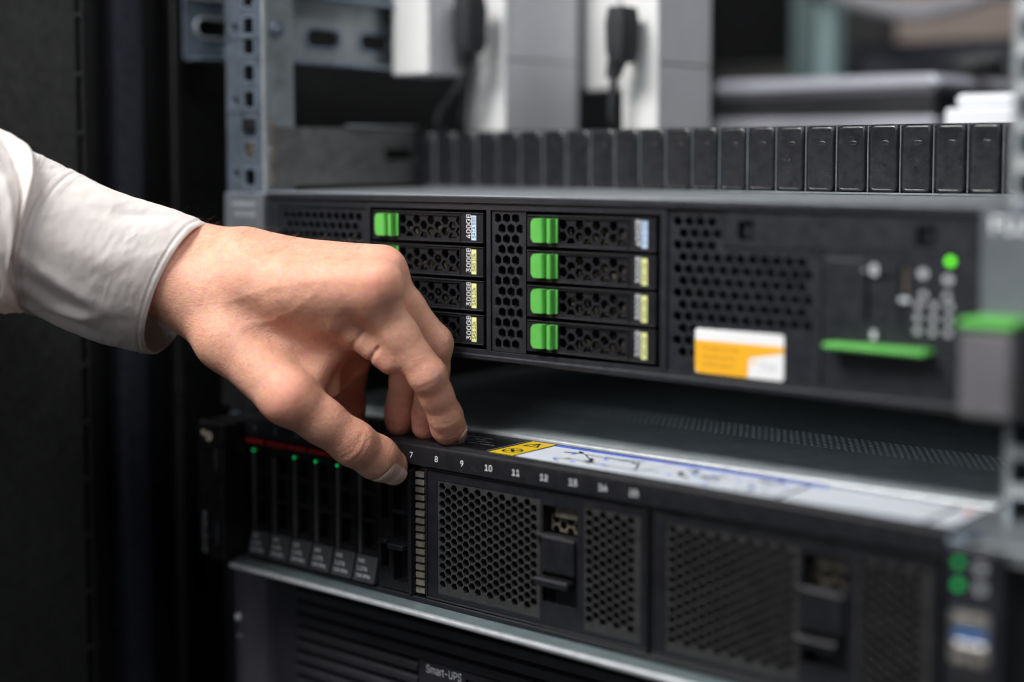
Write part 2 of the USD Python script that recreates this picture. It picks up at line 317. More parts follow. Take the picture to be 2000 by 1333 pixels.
# drives
def caddy(x0, x1, zt, kind, cap):
    z1, z0 = zt, zt-16.2
    w = sbox(x0, z0, x1, z1)
    g0, g1 = x0+20.4, x1-17.2
    cd = part(FU, 'drive_caddy', [plate(w.difference(sbox(g0, z0+2.0, g1, z1-1.9)), 0.4, 12), B(x0+0.2, x1, -0.2, 0.6, z1-0.75, z1+0.05, 0.25), B(x1-0.9, x1+0.05, -0.2, 0.6, z0, z1, 0.25), B(x0+18.8, x1, -0.1, 0.6, z0, z0+0.7, 0.25),
                                   B(g1+0.5, g1+1.1, -0.15, 0.6, z0+0.6, z1-0.6, 0.1)], black_plastic)
    hx = hexes(g0+2.2, g1+1.5, z0, z1-4.6, 6.05, 2.75, True, sbox(g0+0.2, z0+2.1, g1-0.3, z1-2.0))
    part(cd, 'mesh_grille', [plate(sbox(g0, z0+2.0, g1, z1-1.9).difference(unary_union(hx)), 1.2, 3.2)], black_plastic)
    inner = []
    for k in range(9):
        xx = g0+2+k*4.6+random.uniform(-1, 1); zz = random.uniform(z0+3, z1-7)
        inner.append(B(xx, xx+random.uniform(1.5, 3.8), random.uniform(6, 8), 11, zz, zz+random.uniform(1.5, 4.5), 0.3))
    inner.append(cyl((g1-5, 6.5, (z0+z1)/2-1), 'y', 2.2, 4, 16)); inner.append(B(g0+6, g1, 9.4, 11, z0+2.2, z0+6, 0.2))
    part(cd, 'drive_board', inner, circuit)
    # latch: rounded lobe, groove, ridge and inner step
    hz0, hz1 = zt-13.9, zt-1.5
    prof = Polygon([(x0+a, y) for a, y in ((5.1, -2.6), (5.5, -3.6), (6.5, -4.1), (9.5, -4.3), (12.2, -4.0), (13.0, -3.2), (13.4, -1.6), (13.6, 0.6), (15.5, 0.6), (15.9, -3.4), (16.4, -4.1), (18.2, -4.1), (18.8, -3.4), (19.1, -0.4), (20.2, -0.1), (20.2, 1.4), (5.1, 1.4))])
    pr = prism_z(prof, hz0, hz1)
    lobe = m3.Manifold.hull_points(np.array([(x, y, z) for y in (-8, 2) for (x, z) in ((x0+5.0, hz0+2.8), (x0+5.0, hz1-2.8), (x0+7.6, hz1-0.1), (x0+7.6, hz0+0.1), (x0+20.4, hz1-0.1), (x0+20.4, hz0+0.1))]))
    pm = m3.Manifold(m3.Mesh(np.array(pr.vertices, np.float32), np.array(pr.faces, np.uint32))) ^ lobe
    part(cd, 'latch', [pm], green, smooth=40)
    xt = x1-10.6
    part(cd, 'capacity_text', [text(cap, xt+1.5, 0.35, z0+2.3, 3.1, False, True, 0.95)], white_ink)
    part(cd, 'type_tag', [B(xt+2.0, xt+5.4, 0.28, 0.5, z0+1.6, z1-1.5, 0)], paper_blue if kind == 'SATA SSD' else paper_yellow)
    part(cd, 'type_text', [text(kind, xt+4.9, 0.28, z0+2.6 if kind == 'SATA SSD' else z0+3.0, 2.4, False, True, 0.72)], black_ink)
for i in range(4):
    caddy(-131.9, -49.6, -9.2-18.05*i, 'SATA SSD' if i == 0 else 'SAS 10k', '400GB' if i == 0 else '300GB')
for i in range(4):
    caddy(-20.2, 59.9, -9.4-18.05*i, 'SATA SSD' if i == 0 else 'SAS 10k', '400GB' if i == 0 else '300GB')
# right side of the face
hz = hexes(71.5, 94.5, -77, -10.5, 6.3, 2.7, False) + [h for h in hexes(71.5, 142, -58, -10.5, 6.3, 2.7, False) if h.centroid.x > 96 and h.centroid.y < -24.5 and h.centroid.y > -62]
base = sbox(66.4, -82, 147.6, -5.2).difference(sbox(97, -22.6, 148, -5))
part(FU, 'grille_panel', [plate(base.difference(unary_union(hz)), 1.2, 4.2)], dark_plastic)
part(FU, 'grille_backing', [B(66.6, 147, 10, 11, -81.5, -6, 0)], pure_black)
sqs = [rrect(105, 113, -18.4, -9.6, 0.8), rrect(192, 200.5, -18.6, -9.4, 0.8)]
ob_ = part(FU, 'bay_cover', [plate(sbox(97.6, -21.8, 217.2, -5.6).difference(unary_union(sqs)), 0.6, 4)], dark_plastic)
part(ob_, 'cover_latch', B(106.5, 111.5, 2.6, 4, -17.5, -10.8, 0.4), black_plastic); part(ob_, 'cover_latch', B(194, 199, 2.6, 4, -17.6, -10.8, 0.4), black_plastic)
part(FU, 'control_panel', [plate(sbox(148.4, -62.4, 217.4, -22.6).difference(sbox(169, -52, 181, -31)).difference(sbox(184.6, -52, 190, -26)), 0.9, 4), B(150, 168, 0.6, 1.2, -54, -25, 0.3), B(169.5, 180.5, 2.5, 4, -51.6, -31.6, 0.3), B(185, 189.6, 2.6, 4, -51.6, -26.4, 0.2)], dark_plastic)
part(FU, 'lower_panel', [plate(sbox(148.4, -82, 217.6, -62.8), 1.0, 4)], dark_plastic)
part(FU, 'usb_socket', [B(186.0, 188.4, 1.4, 3, -39, -27.5, 0.3)], tan_metal)
def icon(x, z, r, bars):
    q = [plate(Point(x, z).buffer(r).difference(Point(x, z).buffer(r*0.4)), 0.72, 0.92)]
    if bars: q.append(B(x-0.35, x+0.35, 0.72, 0.92, z-r, z+r, 0))
    return q
ic = icon(166.7, -29.3, 1.7, False) + [plate(rrect(171.2, 174.4, -31.4, -26.6, 1.2).difference(rrect(172.3, 173.3, -30.2, -27.9, 0.4)), 0.72, 0.92)]
ic += icon(195.2, -29.6, 2.0, True) + icon(206.4, -31.6, 1.9, True)
ic += [B(184.8, 189.2, 0.72, 0.92, -42.2, -40.2, 0), B(172, 174.2, 0.72, 0.92, -59.2, -55.4, 0)]
for zz, xs_ in ((-38.6, (195.6, 206.0)), (-43.0, (193.6, 200.4, 207.2)), (-48.5, (193.2, 200.2, 206.9)), (-54.0, (193.2, 200.0, 206.8))):
    for xx in xs_: ic += icon(xx, zz, 1.4, False)
part(FU, 'panel_icons', ic, MAT('icon_ink', (0.6, 0.61, 0.64), 0.5, var=0.03))
part(FU, 'power_lamp', [totri(m3.Manifold.sphere(1.6, 20).translate((207.3, 0.8, -23.9)))], led_green)
part(FU, 'pull_tab', [B(153.2, 201.2, -9.5, 1.4, -63.9, -61.3, 1.1)], green)
st = part(FU, 'sticker', [plate(rrect(82, 129.4, -81.8, -60.6, 1.6), 0.7, 0.95)], MAT('bright_white_sticker', (0.80, 0.80, 0.80), 0.42, var=0.02))
part(st, 'sticker_print', [plate(Polygon([(82.1, -80), (82.1, -66.2), (129.3, -66.2), (129.3, -69.2), (111.4, -72.6), (110.6, -81.7), (83.4, -81.7)]), 0.62, 0.7)], orange)
part(st, 'sticker_text', [text('To return or call', 86, 0.62, -70.6, 1.9), text('warranty service', 86, 0.62, -74.4, 1.7), text('contact support', 86, 0.62, -78.0, 1.7)], MAT('brown_ink', (0.40, 0.20, 0.03), 0.5))
part(st, 'sticker_number', [text('724', 116.5, 0.62, -77.6, 3.6)], MAT('pale_grey_ink', (0.5, 0.52, 0.58), 0.5)); part(st, 'sticker_dot', [plate(Point(114, -74.4).buffer(1.0), 0.6, 0.7)], orange)
# ears
earL = part(FU, 'ear_cap', [B(-254.5, -219.4, -5, 1.2, -86, -0.6, 1.2), B(-254, -221, -4, 1.4, -86.5, -80, 1)], ear_plastic)
part(earL, 'ear_text', [text('PRIMERGY', -246.5, -5.0, -9.2, 3.2, False, False, 0.95), text('RX300 S8', -244.5, -5.0, -15, 3.0, False, False, 0.95)], grey_ink)
earR = part(FU, 'ear_cap', [B(222.2, 262, -5, 1.2, -86, -0.6, 1.2)], ear_plastic)
part(earR, 'ear_text', [text('FUJITSU', 226, -5.0, -11, 6.2, True, False, 1.05)], white_ink)
part(earR, 'release_lever', [B(223.6, 247.2, -31, -5, -48.2, -44.2, 1.4)], green)
part(earR, 'ear_handle', [B(224.4, 246.6, -30, -4.9, -83.5, -48.4, 1.8)], handle_grey)

# ------------------------------------------------------------------ shelf of disk modules on top of the upper server
DA = thing('disk_shelf', 'low black storage unit with a row of upright rounded black modules', 'storage unit', (0, 134, 0.2))
part(DA, 'chassis', B(-215, 221, 146, 600, 0.4, 37, 0.5), cab_black)
part(DA, 'base_lip', B(-215, 221, 132, 147, 0.2, 1.3, 0.3), zinc_dull)
part(DA, 'top_lip', B(-215, 221, 140, 147, 36.0, 37.2, 0.3), black_plastic)
dusty_black = MAT('dusty_black_plastic', (0.008, 0.0084, 0.011), 0.33, bump=0.12, dust=0.8, bscale=3000, var=0.1, rvar=0.08, vscale=60, bevel=0.22)
for k in range(24):
    xr = 175.6 + 18.3*2 - 18.3*k
    x0, x1 = xr-16.9, xr
    jz = random.uniform(-0.25, 0.25); jy = random.uniform(-0.5, 0.5)
    sh = rrect(x0, x1, 1.5, 37.0+jz, 2.6, 5)
    face = []
    rings = [(sh, 136.0), (sh, 134.4), (sh.buffer(-0.5), 133.6), (sh.buffer(-1.4), 133.3), (sh.buffer(-2.0), 133.75)]
    n = 48
    V = []
    for poly, y in rings:
        ring = poly.exterior; L = ring.length
        # resample from the same corner direction so that rings match
        c = poly.centroid
        for i in range(n):
            a = 2*PI*i/n
            far = LineString([(c.x, c.y), (c.x+60*math.cos(a), c.y+60*math.sin(a))]).intersection(ring)
            V.append((far.x, y+jy, far.y))
    V.append(((x0+x1)/2, 133.75+jy, 19.2)); F = []
    for r in range(len(rings)-1):
        for i in range(n):
            a, b = r*n+i, r*n+(i+1) % n
            F += [(a, b, a+n), (b, b+n, a+n)]
    for i in range(n):
        F.append(((len(rings)-1)*n+i, (len(rings)-1)*n+(i+1) % n, len(V)-1))
    md = part(DA, 'disk_module', [trimesh.Trimesh(np.array(V), np.array(F), process=False), plate(sh.buffer(-0.2), 136+jy, 146)], dusty_black, smooth=40)
    dent = m3.Manifold.sphere(1.0, 20).scale((2.6, 0.22, 1.2)).translate(((x0+x1)/2+0.8, 133.76+jy, 27.5))
    part(md, 'finger_dent', [dent], dusty_black)
    part(DA, 'divider', B(x0-1.15, x0-0.35, 134.4, 146, 1.3, 36.4, 0.3), zinc_dull)
sb = part(DA, 'side_bracket', [prism_x(Polygon([(8, 3), (132, 3), (132, 40), (70, 40), (70, 39), (8, 39)]).difference(rrect(104, 131, 18.6, 26.4, 1.5)), -226, -223.4)], MAT('brushed_grey_steel', (0.20, 0.20, 0.195), 0.42, 0.85, bump=0.1, aniso=(20, 1, 20), bscale=120))
part(sb, 'bracket_edge', [B(-226, -220.5, 70, 132, 39.6, 41, 0.3)], zinc_dull)
part(sb, 'bracket_tab', [B(-229, -223, 6.4, 9.4, 4, 42, 0.4)], tan_metal)
part(sb, 'bracket_rivet', [totri(m3.Manifold.sphere(1.7, 16).translate((-225.5, 5.8, 25)))], bright_metal)

# ------------------------------------------------------------------ lower server
LE = thing('rack_server', 'lower black server with bay numbers, glowing green drive lights and honeycomb filler panels', 'server', (0, -22, -216))
part(LE, 'chassis', B(-213, 214, 2, 660, -215.6, -131.6, 0.5), cab_black)
perf = [Point(x, y).buffer(1.25, quad_segs=3) for j, y in enumerate(np.arange(98, 132, 3.4)) for x in np.arange(-150+(1.7 if j % 2 else 0), 196, 3.9)]
lid_poly = sbox(-213.5, 24.4, 219, 660).difference(unary_union(perf))
part(LE, 'lid', [prism_z(lid_poly, -131.4, -130.2)], lid_metal)
part(LE, 'lid_roll', [prism_x(Polygon([(18.4, -131.6), (18.2, -129.8), (19.2, -128.7), (21.2, -128.5), (23.6, -129.1), (24.8, -130.3), (24.8, -131.6)]), -213.5, 222)], bright_metal, smooth=60)
bar = Polygon([(-24, -143), (-24, -133.6), (-23.2, -132.2), (-20.9, -130.9), (-20.6, -130.6), (18.2, -130.6), (18.2, -132), (2, -132), (2, -143)])
part(LE, 'top_bar', [prism_x(bar, -214.5, 219)], black_plastic)
for i in range(16):
    part(LE, 'bay_number', [text(str(i), -79.9+18.03*(i-7), -24.0, -139.6, 3.1, False, False, 1.0, center=True)], white_ink if i >= 7 else dim_ink)
# label on top of the bar
ZT = -130.6
lb = part(LE, 'service_label', [prism_z(unary_union([sbox(-11.4, -19.8, 136.8, 16), sbox(138.8, -19.8, 206.4, 16), sbox(208.6, -19.8, 219, 16)]), ZT, ZT+0.15)], paper_white)
part(lb, 'blue_stripe', [prism_z(sbox(-11.2, 12.2, 146, 15.9), ZT+0.15, ZT+0.2)], blue_ink)
part(lb, 'stripe_text', [text_top('Serviceability access   1   System board   2   Memory', -2, 13.4, ZT+0.2, 1.5, 1.3)], MAT('dark_blue_ink', (0.02, 0.04, 0.25), 0.5))
dots = [(8, -12), (20, -13.5), (9, 2), (30, 1), (36, -10), (74, -9), (84, -2), (92, 2), (107, 0), (118, -7), (97, -14), (130, 2)]
dot_ink = MAT('mid_blue_ink', (0.10, 0.22, 0.75), 0.5)
for x, y in dots: part(lb, 'blue_dot', prism_z(Point(x, y).buffer(1.5, quad_segs=5), ZT+0.15, ZT+0.21), dot_ink)
def stroke(pts, w): return prism_z(LineString(pts).buffer(w, quad_segs=2), ZT+0.15, ZT+0.2)
dr = []
rnd = random.Random(5)
for cx in (32, 88, 116):
    s = 24 if cx == 32 else 11
    for k in range(9):
        a = (cx+rnd.uniform(-s, s), rnd.uniform(-13, 8)); q = [a]
        for _ in range(3): q.append((q[-1][0]+rnd.uniform(-1, 1)*s*0.4, q[-1][1]+rnd.uniform(-3.5, 3.5)))
        dr.append(stroke(q, rnd.choice([0.3, 0.45, 0.9])))
dr += [stroke([(12, -8), (30, -10), (56, -11), (48, 4), (14, 5), (26, -6)], 0.5), stroke([(60, -19), (62, 15)], 0.12), stroke([(100, -19), (101, 12)], 0.12)]
for k in range(11):
    dr.append(text_top('lines of small print for the service staff', 142, 9-2.6*k, ZT+0.15, 1.0, 1.5) if k % 3 else stroke([(142, 9-2.6*k), (150, 9-2.6*k)], 0.1))
part(lb, 'drawing', dr[:-11], black_ink); part(lb, 'small_print', dr[-11:], MAT('light_print', (0.52, 0.55, 0.60), 0.5))
part(lb, 'red_mark', [prism_z(rrect(212, 217, 6, 10, 1), ZT+0.15, ZT+0.2)], red_ink)
wn = part(LE, 'warning_tag', [prism_z(sbox(-29.4, -19.8, -12.4, 16), ZT, ZT+0.15)], warn_yellow)
tri = Polygon([(-26.5, 3.5), (-15.5, 3.5), (-21, 13)])
part(wn, 'warning_symbol', [prism_z(tri.difference(tri.buffer(-1.1)), ZT+0.15, ZT+0.22), prism_z(sbox(-21.5, 6.8, -20.5, 9.8), ZT+0.15, ZT+0.22), prism_z(Point(-21, -10.5).buffer(5.6).difference(Point(-21, -10.5).buffer(4.6)), ZT+0.15, ZT+0.22),
      prism_z(LineString([(-24.2, -13.7), (-17.8, -7.3)]).buffer(0.55), ZT+0.15, ZT+0.22), prism_z(LineString([(-23, -8.4), (-19, -12.6)]).buffer(0.9), ZT+0.15, ZT+0.22), prism_z(sbox(-29.4, -19.8, -28.8, 16), ZT+0.15, ZT+0.22), prism_z(sbox(-13, -19.8, -12.4, 16), ZT+0.15, ZT+0.22)], black_ink)
dk = part(LE, 'dark_label', [prism_z(sbox(-80, -19.4, -30.6, 14), ZT, ZT+0.12)], black_gloss)
part(dk, 'label_text', [text_top(t, -72, y, ZT+0.12, 2.2, 1.2) for t, y in (('Machine type', 6), ('Model  Serial', 1.5), ('Input 100-240V', -3), ('Made for data rooms', -7.5))] + [prism_z(sbox(-31.4, -19.4, -30.6, 14), ZT+0.12, ZT+0.16)], dim_ink)
# drives in bays 0-5
part(LE, 'drive_bay_back', B(-213, -81, 8, 9, -215, -144, 0), pure_black)
for k in range(6):
    x0 = -213.4 + 17.72*k; x1 = x0+16.9
    d = part(LE, 'drive_caddy', [plate(sbox(x0, -199.5, x1, -147.6).difference(sbox(x0+5.2, -196, x1-1.6, -181)).difference(sbox(x0+5.2, -178.6, x1-1.6, -166)).difference(sbox(x0+5.2, -163.6, x1-1.6, -153)), -20.6, -8), B(x0+4.6, x1-1, -14, -10, -198, -150, 0)], black_gloss)
    part(d, 'light_pipe', [B(x0+1.9, x0+4.2, -22.0, -20, -199, -154, 0.5)], tile_grey)
    if k != 1: part(d, 'activity_lamp', [totri(m3.Manifold.sphere(0.95, 14).scale((1, 0.7, 1)).translate((x0+3.0, -21.6, -152.0)))], led_dot)
    tl = part(d, 'drive_tag', [totri(m3.Manifold.hull_points(np.array([(x, y, z) for x in (x0+0.4, x1-0.2) for y, z in ((-21.2, -199.6), (-25.0, -213.4), (-19, -199.6), (-19, -213.8))])))], tile_grey)
    tx = []
    for s_, zz, hh in (('SAS', -203.4, 2.0), ('1.2TB', -207.6, 2.2), ('10K RPM', -211.2, 2.0)):
        q = text(s_, x0+2.4, -21.3-(-199.6-zz)*0.275, zz, hh, True, False, 0.92); tx.append(q)
    part(tl, 'tag_text', tx, grey_ink)
    part(d, 'release_latch', [B(x0-0.2, x0+15.6, -24.6, -20, -147.2, -144.6, 0.4)], red_gloss)
part(LE, 'lower_rail', [B(-214, 218, -23.4, 4, -217.4, -214.6, 0.4)], black_plastic)
part(LE, 'rail_shade_plate', [B(-263.6, -223.6, -1.4, 1.4, -133.6, -87.6, 0.6)], cab_black)  # added black plate, stands in for the shade on the left rail
# bay 6: a carrier being seated
c6 = part(LE, 'drive_carrier', [plate(sbox(-106.6, -214, -79.6, -144.4).difference(sbox(-104.2, -176, -99, -150)).difference(sbox(-104.6, -203, -98.6, -190)).difference(sbox(-95.2, -209, -83, -189)).difference(sbox(-95.2, -186, -83, -150)), -22.4, -12), B(-97, -82.6, -16, -12, -212, -146, 0)], black_gloss)
part(c6, 'carrier_latch', [B(-95.6, -84, -27.5, -21, -190.6, -187.6, 0.5), B(-95.0, -82.2, -24.0, -21, -171.6, -169.6, 0.4), B(-105, -99.4, -24, -21, -189.6, -187, 0.4), B(-82.9, -80.2, -24.6, -20, -214, -146.4, 0.5)], black_plastic)
part(LE, 'contact_spine', B(-78.4, -71.5, -19.2, -12, -215, -143.6, 0), pure_black)
for k in range(16):
    zz = -148.2-4.18*k
    s = totri(m3.Manifold.hull_points(np.array([(x, y, z) for z in (zz-1.35, zz+1.35) for x, y in ((-78.2, -22.2), (-77.6, -23.4), (-71.9, -22.7), (-71.9, -19), (-78.2, -19))])))
    part(LE, 'contact_spring', [s], gold)
lit_comb_plastic = MAT('lit_honeycomb_plastic', (0.030, 0.030, 0.0305), 0.34, var=0.3, vscale=120, bevel=0.25, dust=0.4)  # lighter than the panel plastic: light caught by the cell walls painted in
# honeycomb filler panels
def filler(dx, second=False):
    X0, X1, Z0, Z1 = -71.2+dx, 71.6+dx, -214.4, -143.4
    P = sbox(X0, Z0, X1, Z1)
    fld = [sbox(-63+dx, -210.4, 6.2+dx, -149.8), sbox(33.4+dx, -210.4, 67+dx, -149.6)]
    h1 = hexes(-59.8+dx, 3.2+dx, -207, -153, 4.75, 2.33, True)
    h2 = hexes(36.6+dx, 63.8+dx, -207, -152.6, 4.75, 2.33, True)
    win = [sbox(8+dx, -166.4, 29.4+dx, -152.2), sbox(8+dx, -201.2, 29.4+dx, -185.6)]
    p = part(LE, 'filler_panel', [plate(P.difference(unary_union(win+[f.buffer(.05) for f in fld])), -22.0, -18.8)], black_plastic)
    part(p, 'panel_rim', [B(X0+0.2, X1-0.2, -22.9, -21.9, -144.8, -143.5, 0.3), B(X0+0.2, X1-0.2, -22.9, -21.9, -214.3, -213.2, 0.3), B(X0, X0+1.1, -22.9, -21.9, -213.2, -144.8, 0.3), B(X1-1.3, X1-0.1, -22.9, -21.9, -213.2, -144.8, 0.3)], black_plastic)
    part(p, 'honeycomb_mesh', [plate(fld[0].difference(unary_union(h1)), -21.8, -17.6)], lit_comb_plastic)
    part(p, 'honeycomb_mesh', [plate(fld[1].difference(unary_union(h2)), -21.8, -17.6)], lit_comb_plastic)
    part(p, 'panel_shell', [B(X0+1, X1-1, -4, -3, Z0+1, Z1-1, 0), B(X0+0.5, X0+1.5, -19, -4, Z0+1, Z1-1, 0), B(X1-1.5, X1-0.5, -19, -4, Z0+1, Z1-1, 0)], pure_black)
    wt = sbox(8+dx, -166.4, 29.4+dx, -158)
    hw = hexes(11.2+dx, 29+dx, -166, -160.4, 5.2, 2.3, True, wt)
    part(p, 'latch_window', [plate(wt.difference(unary_union(hw)), -15, -14), B(13+dx, 29+dx, -18.6, -14, -158.4, -152.6, 0.4)], circuit if not second else tan_metal)
    part(p, 'latch', [B(8.6+dx, 29.0+dx, -24.4, -19, -185.4, -167.2, 0.7), B(6.4+dx, 27.6+dx, -28.2, -21, -191.6, -187.6, 0.8), B(14+dx, 29+dx, -20, -16, -201, -191.8, 0.4), B(4.4+dx, 24+dx, -24.0, -21, -169.2, -166.6, 0.5)], black_plastic)
    return p
filler(0); filler(144.6, True)
# ears
eL = part(LE, 'ear_block', [B(-238, -215.4, -41, -2, -215.8, -134.2, 1.2)], black_gloss)
part(eL, 'ear_badge', [plate(Point(-227, -143).buffer(2.6).difference(Point(-227, -143).buffer(1.5)), -41.5, -40.9), B(-233.5, -230.5, -41.5, -40.9, -142.6, -139.8, 0.2)], MAT('badge_beige', (0.6, 0.52, 0.40), 0.4))
part(eL, 'ear_text', [text('SYSTEM', -230.6, -41.0, -213, 3.4, True, True, 1.3)], dim_ink)
part(eL, 'ear_slot', B(-222, -219.6, -41.5, -40.8, -163, -150, 0.2), tile_grey); part(eL, 'ear_slot', B(-222, -219.6, -41.5, -40.8, -206, -192, 0.2), tile_grey)
eR = part(LE, 'ear_block', [B(225.6, 249.4, -41, -2, -215.8, -131.4, 1.2)], dark_plastic)
part(eR, 'status_lamp', [cyl((231.2, -41.9, -138.8), 'y', 1.5, 1.2, 20)], led_green2); part(eR, 'status_lamp', [cyl((231.2, -41.9, -147.6), 'y', 1.7, 1.2, 20)], led_green2)
part(eR, 'ear_icons', [plate(Point(240, z).buffer(2.0).difference(Point(240, z).buffer(0.9)), -41.2, -40.95) for z in (-139.8, -147.8)], grey_ink)
us = part(eR, 'usb_port', [plate(rrect(228.4, 243.8, -178.4, -157.6, 0.8).difference(sbox(229.6, -176.6, 242.8, -159.2)), -41.6, -38), B(229.8, 242.6, -41.4, -38, -164.6, -159.4, 0.4), B(229.8, 242.6, -41.4, -38, -176.6, -170.2, 0.4)], usb_shell)
part(us, 'usb_tongue', [B(229.8, 242.6, -41.5, -38, -169.2, -165.4, 0.2)], usb_blue)
part(eR, 'ear_slot', [B(230, 243, -41.3, -40.8, -190, -181, 0.3)], pure_black)
part(eR, 'ear_screw', [cyl((230.5, -39, -132.4), 'y', 3.2, 5, 16), B(226, 234.5, -40.5, -20, -131.6, -129.6, 0.6)], zinc)
part(eR, 'ear_bracket', [B(236, 262, -38, 1.2, -137.5, -131, 0.6), prism_z(Polygon([(221, 18), (262, 18), (262, -2), (236, -28), (228, -28), (221, -20)]), -131.2, -129.9)], zinc_dull)

# ------------------------------------------------------------------ tray under the lower server
TR = thing('rack_tray', 'thin silver metal tray with a bright rounded front lip under the lower server', 'tray', (0, -36, -219))
part(TR, 'tray_sheet', B(-214.6, 217, -36, 560, -218.6, -217.6, 0.2), MAT('tray_zinc', (0.17, 0.215, 0.225), 0.40, 0.4, bump=0.08, aniso=(1, 25, 25), bscale=160))
part(TR, 'tray_lip', [prism_x(Polygon([(-36.0, -220.6), (-37.3, -219.8), (-37.6, -218.4), (-36.8, -217.2), (-35.2, -216.9), (-34.2, -217.4), (-34.2, -220.6)]), -214.8, 217)], bright_metal, smooth=60)
# ------------------------------------------------------------------ power supply unit at the bottom
unit_plastic = MAT('violet_black_plastic', (0.032, 0.0315, 0.0395), 0.45, bump=0.2, dust=0.3)
UP = thing('backup_power_unit', 'black battery backup unit with horizontal louvres below the silver tray', 'power unit', (0, 0, -311))
part(UP, 'body', B(-216, 216, 6, 640, -311, -223, 1), cab_black)
fr = sbox(-214, -311, 222, -222).difference(unary_union([sbox(-196.2, z-1.15, 215 if i < 3 else -95, z+1.15) for i, z in enumerate(np.arange(-236.0, -308, -7.72))]))
part(UP, 'louvre_panel', [plate(fr, -2, 5)], unit_plastic)
part(UP, 'panel_backing', B(-213, 214, 4.6, 6, -310, -224, 0), pure_black)
for i, z in enumerate(np.arange(-236.0, -308, -7.72)):
    x1 = 215 if i < 3 else -95.5
    part(UP, 'slat', [prism_x(Polygon([(-2.9, z-1.3), (-3.6, z-2.3), (-3.6, z-5.2), (-2.9, z-6.4), (-1.9, z-6.4), (-1.9, z-1.3)]), -196, x1)], unit_plastic)
gp = [(-245, -2), (-244, -8), (-240, -12), (-232, -13.5), (-224, -11), (-219, -6), (-216.5, 0), (-216.5, 5), (-245, 5)]
hd = part(UP, 'side_grip', [prism_z(Polygon(gp).buffer(1.2, quad_segs=3).buffer(-1.2), -311, -224)], MAT('grip_black_violet', (0.07, 0.067, 0.082), 0.4, bump=0.15), smooth=50)
part(hd, 'grip_screw', [totri(m3.Manifold.sphere(2.4, 18).scale((1, .7, 1)).translate((-236.5, -13.2, -259.6)))], MAT('screw_glint', (0.9, 0.92, 0.95), 0.25, 0.4))  # near-white base colour paints the bright reflection on the screw
part(hd, 'grip_screw', [totri(m3.Manifold.sphere(1.9, 18).scale((1, .4, 1)).translate((-236.5, -12.8, -272.0)))], zinc_dull)
part(UP, 'rail_shade_ear', B(-263.4, -243, -0.6, 1.4, -311, -222.5, 0.3), cab_black)  # black plate added to darken the lower left rail, which lies in shade
np_ = part(UP, 'name_plate', [plate(sbox(-94, -309, 214, -257.6).difference(rrect(-59.5, 60, -300, -261, 1)), -4.0, -1.6)], unit_plastic)
part(np_, 'name_text', [text('Smart-UPS', -88.6, -4.0, -263.6, 4.4, False, False, 0.80), plate(Point(-63.2, -259.4).buffer(0.5), -4.1, -4.0)], white_ink)
part(UP, 'display_window', B(-58.5, 59, -1.9, 0, -299, -262, 0.3), pure_black)
# ------------------------------------------------------------------ the person's left forearm and hand, modelled as one smooth distance field
J = dict(
FU=(-226.2, -137.8, -11.5), FR=(-201.0, -151.8, -22.3), FU0=(-263.5, -194.2, 22.4), FR0=(-234.3, -210.8, 4.5),
WU=(-175.4, -87.7, -37.0), WR=(-162.0, -96.3, -52.5), CI=(-136.1, -88.6, -46.7), CM=(-143.5, -82.2, -37.3),
CR=(-153.7, -73.5, -34.4), CP=(-163.0, -62.0, -38.7), T0=(-141.3, -96.7, -73.1), T1=(-105.5, -88.0, -101.7),
T2=(-90.1, -56.9, -128.1), T3=(-88.0, -31.9, -143.7), I1=(-77.1, -57.0, -49.6), I2=(-56.6, -36.1, -91.7),
I3=(-56.5, -22.6, -114.5), I4=(-59.8, -14.6, -125.8), M1=(-88.5, -39.5, -40.2), FA=(-138.0, -65.7, -34.7),
FB=(-99.0, -41.5, -37.3), M2=(-69.9, -17.3, -78.4), M3=(-78.0, -9.9, -108.2), M4=(-81.7, -10.5, -124.4),
R1=(-104.6, -32.2, -41.9), R2=(-91.5, -12.7, -88.3), R3=(-100.6, -9.5, -113.4), R4=(-100.4, -11.7, -124.7),
P1=(-117.9, -28.8, -55.3), P2=(-125.4, -22.8, -91.5), P3=(-130.5, -21.2, -112.1), P4=(-127.9, -22.7, -123.1),
TA=(-149.9, -77.5, -83.8), TB=(-118.5, -66.3, -102.7), WA=(-128.8, -81.3, -60.2), WB=(-94.4, -64.7, -62.5),
EA=(-111.1, -68.6, -95.5), EB=(-97.2, -52.3, -72.6), HA=(-127.0, -77.9, -81.9), HB=(-105.4, -56.2, -68.8),
HC=(-122.9, -67.5, -91.2), HD=(-107.8, -45.8, -75.8), HE=(-123.2, -54.7, -104.5), HF=(-113.5, -33.6, -89.4),
HG=(-130.9, -36.0, -86.4), HH=(-129.1, -25.8, -118.6), GA=(-105.8, -55.8, -75.3), GB=(-109.3, -52.2, -103.4),
LA=(-86.8, -56.5, -70.1), LB=(-71.7, -48.0, -84.3), PA=(-149.9, -59.5, -71.6), PB=(-116.4, -38.2, -71.1),
KI=(-69.9, -58.3, -44.4), KM=(-86.1, -37.4, -38.8), SC=(-45.1, -39.6, -91.6), MO=(-85.5, -64.9, -31.7),
VA=(-132.2, -105.5, -53.3), VB=(-106.4, -93.8, -44.8), VC=(-86.7, -77.1, -41.0), VD=(-69.6, -72.4, -44.3),
VE=(-112.6, -81.2, -35.4), VF=(-90.2, -55.6, -30.6), VG=(-121.7, -104.5, -65.7), VH=(-100.2, -92.7, -60.0),
nailc=(-77.4, -42.7, -144.6), )
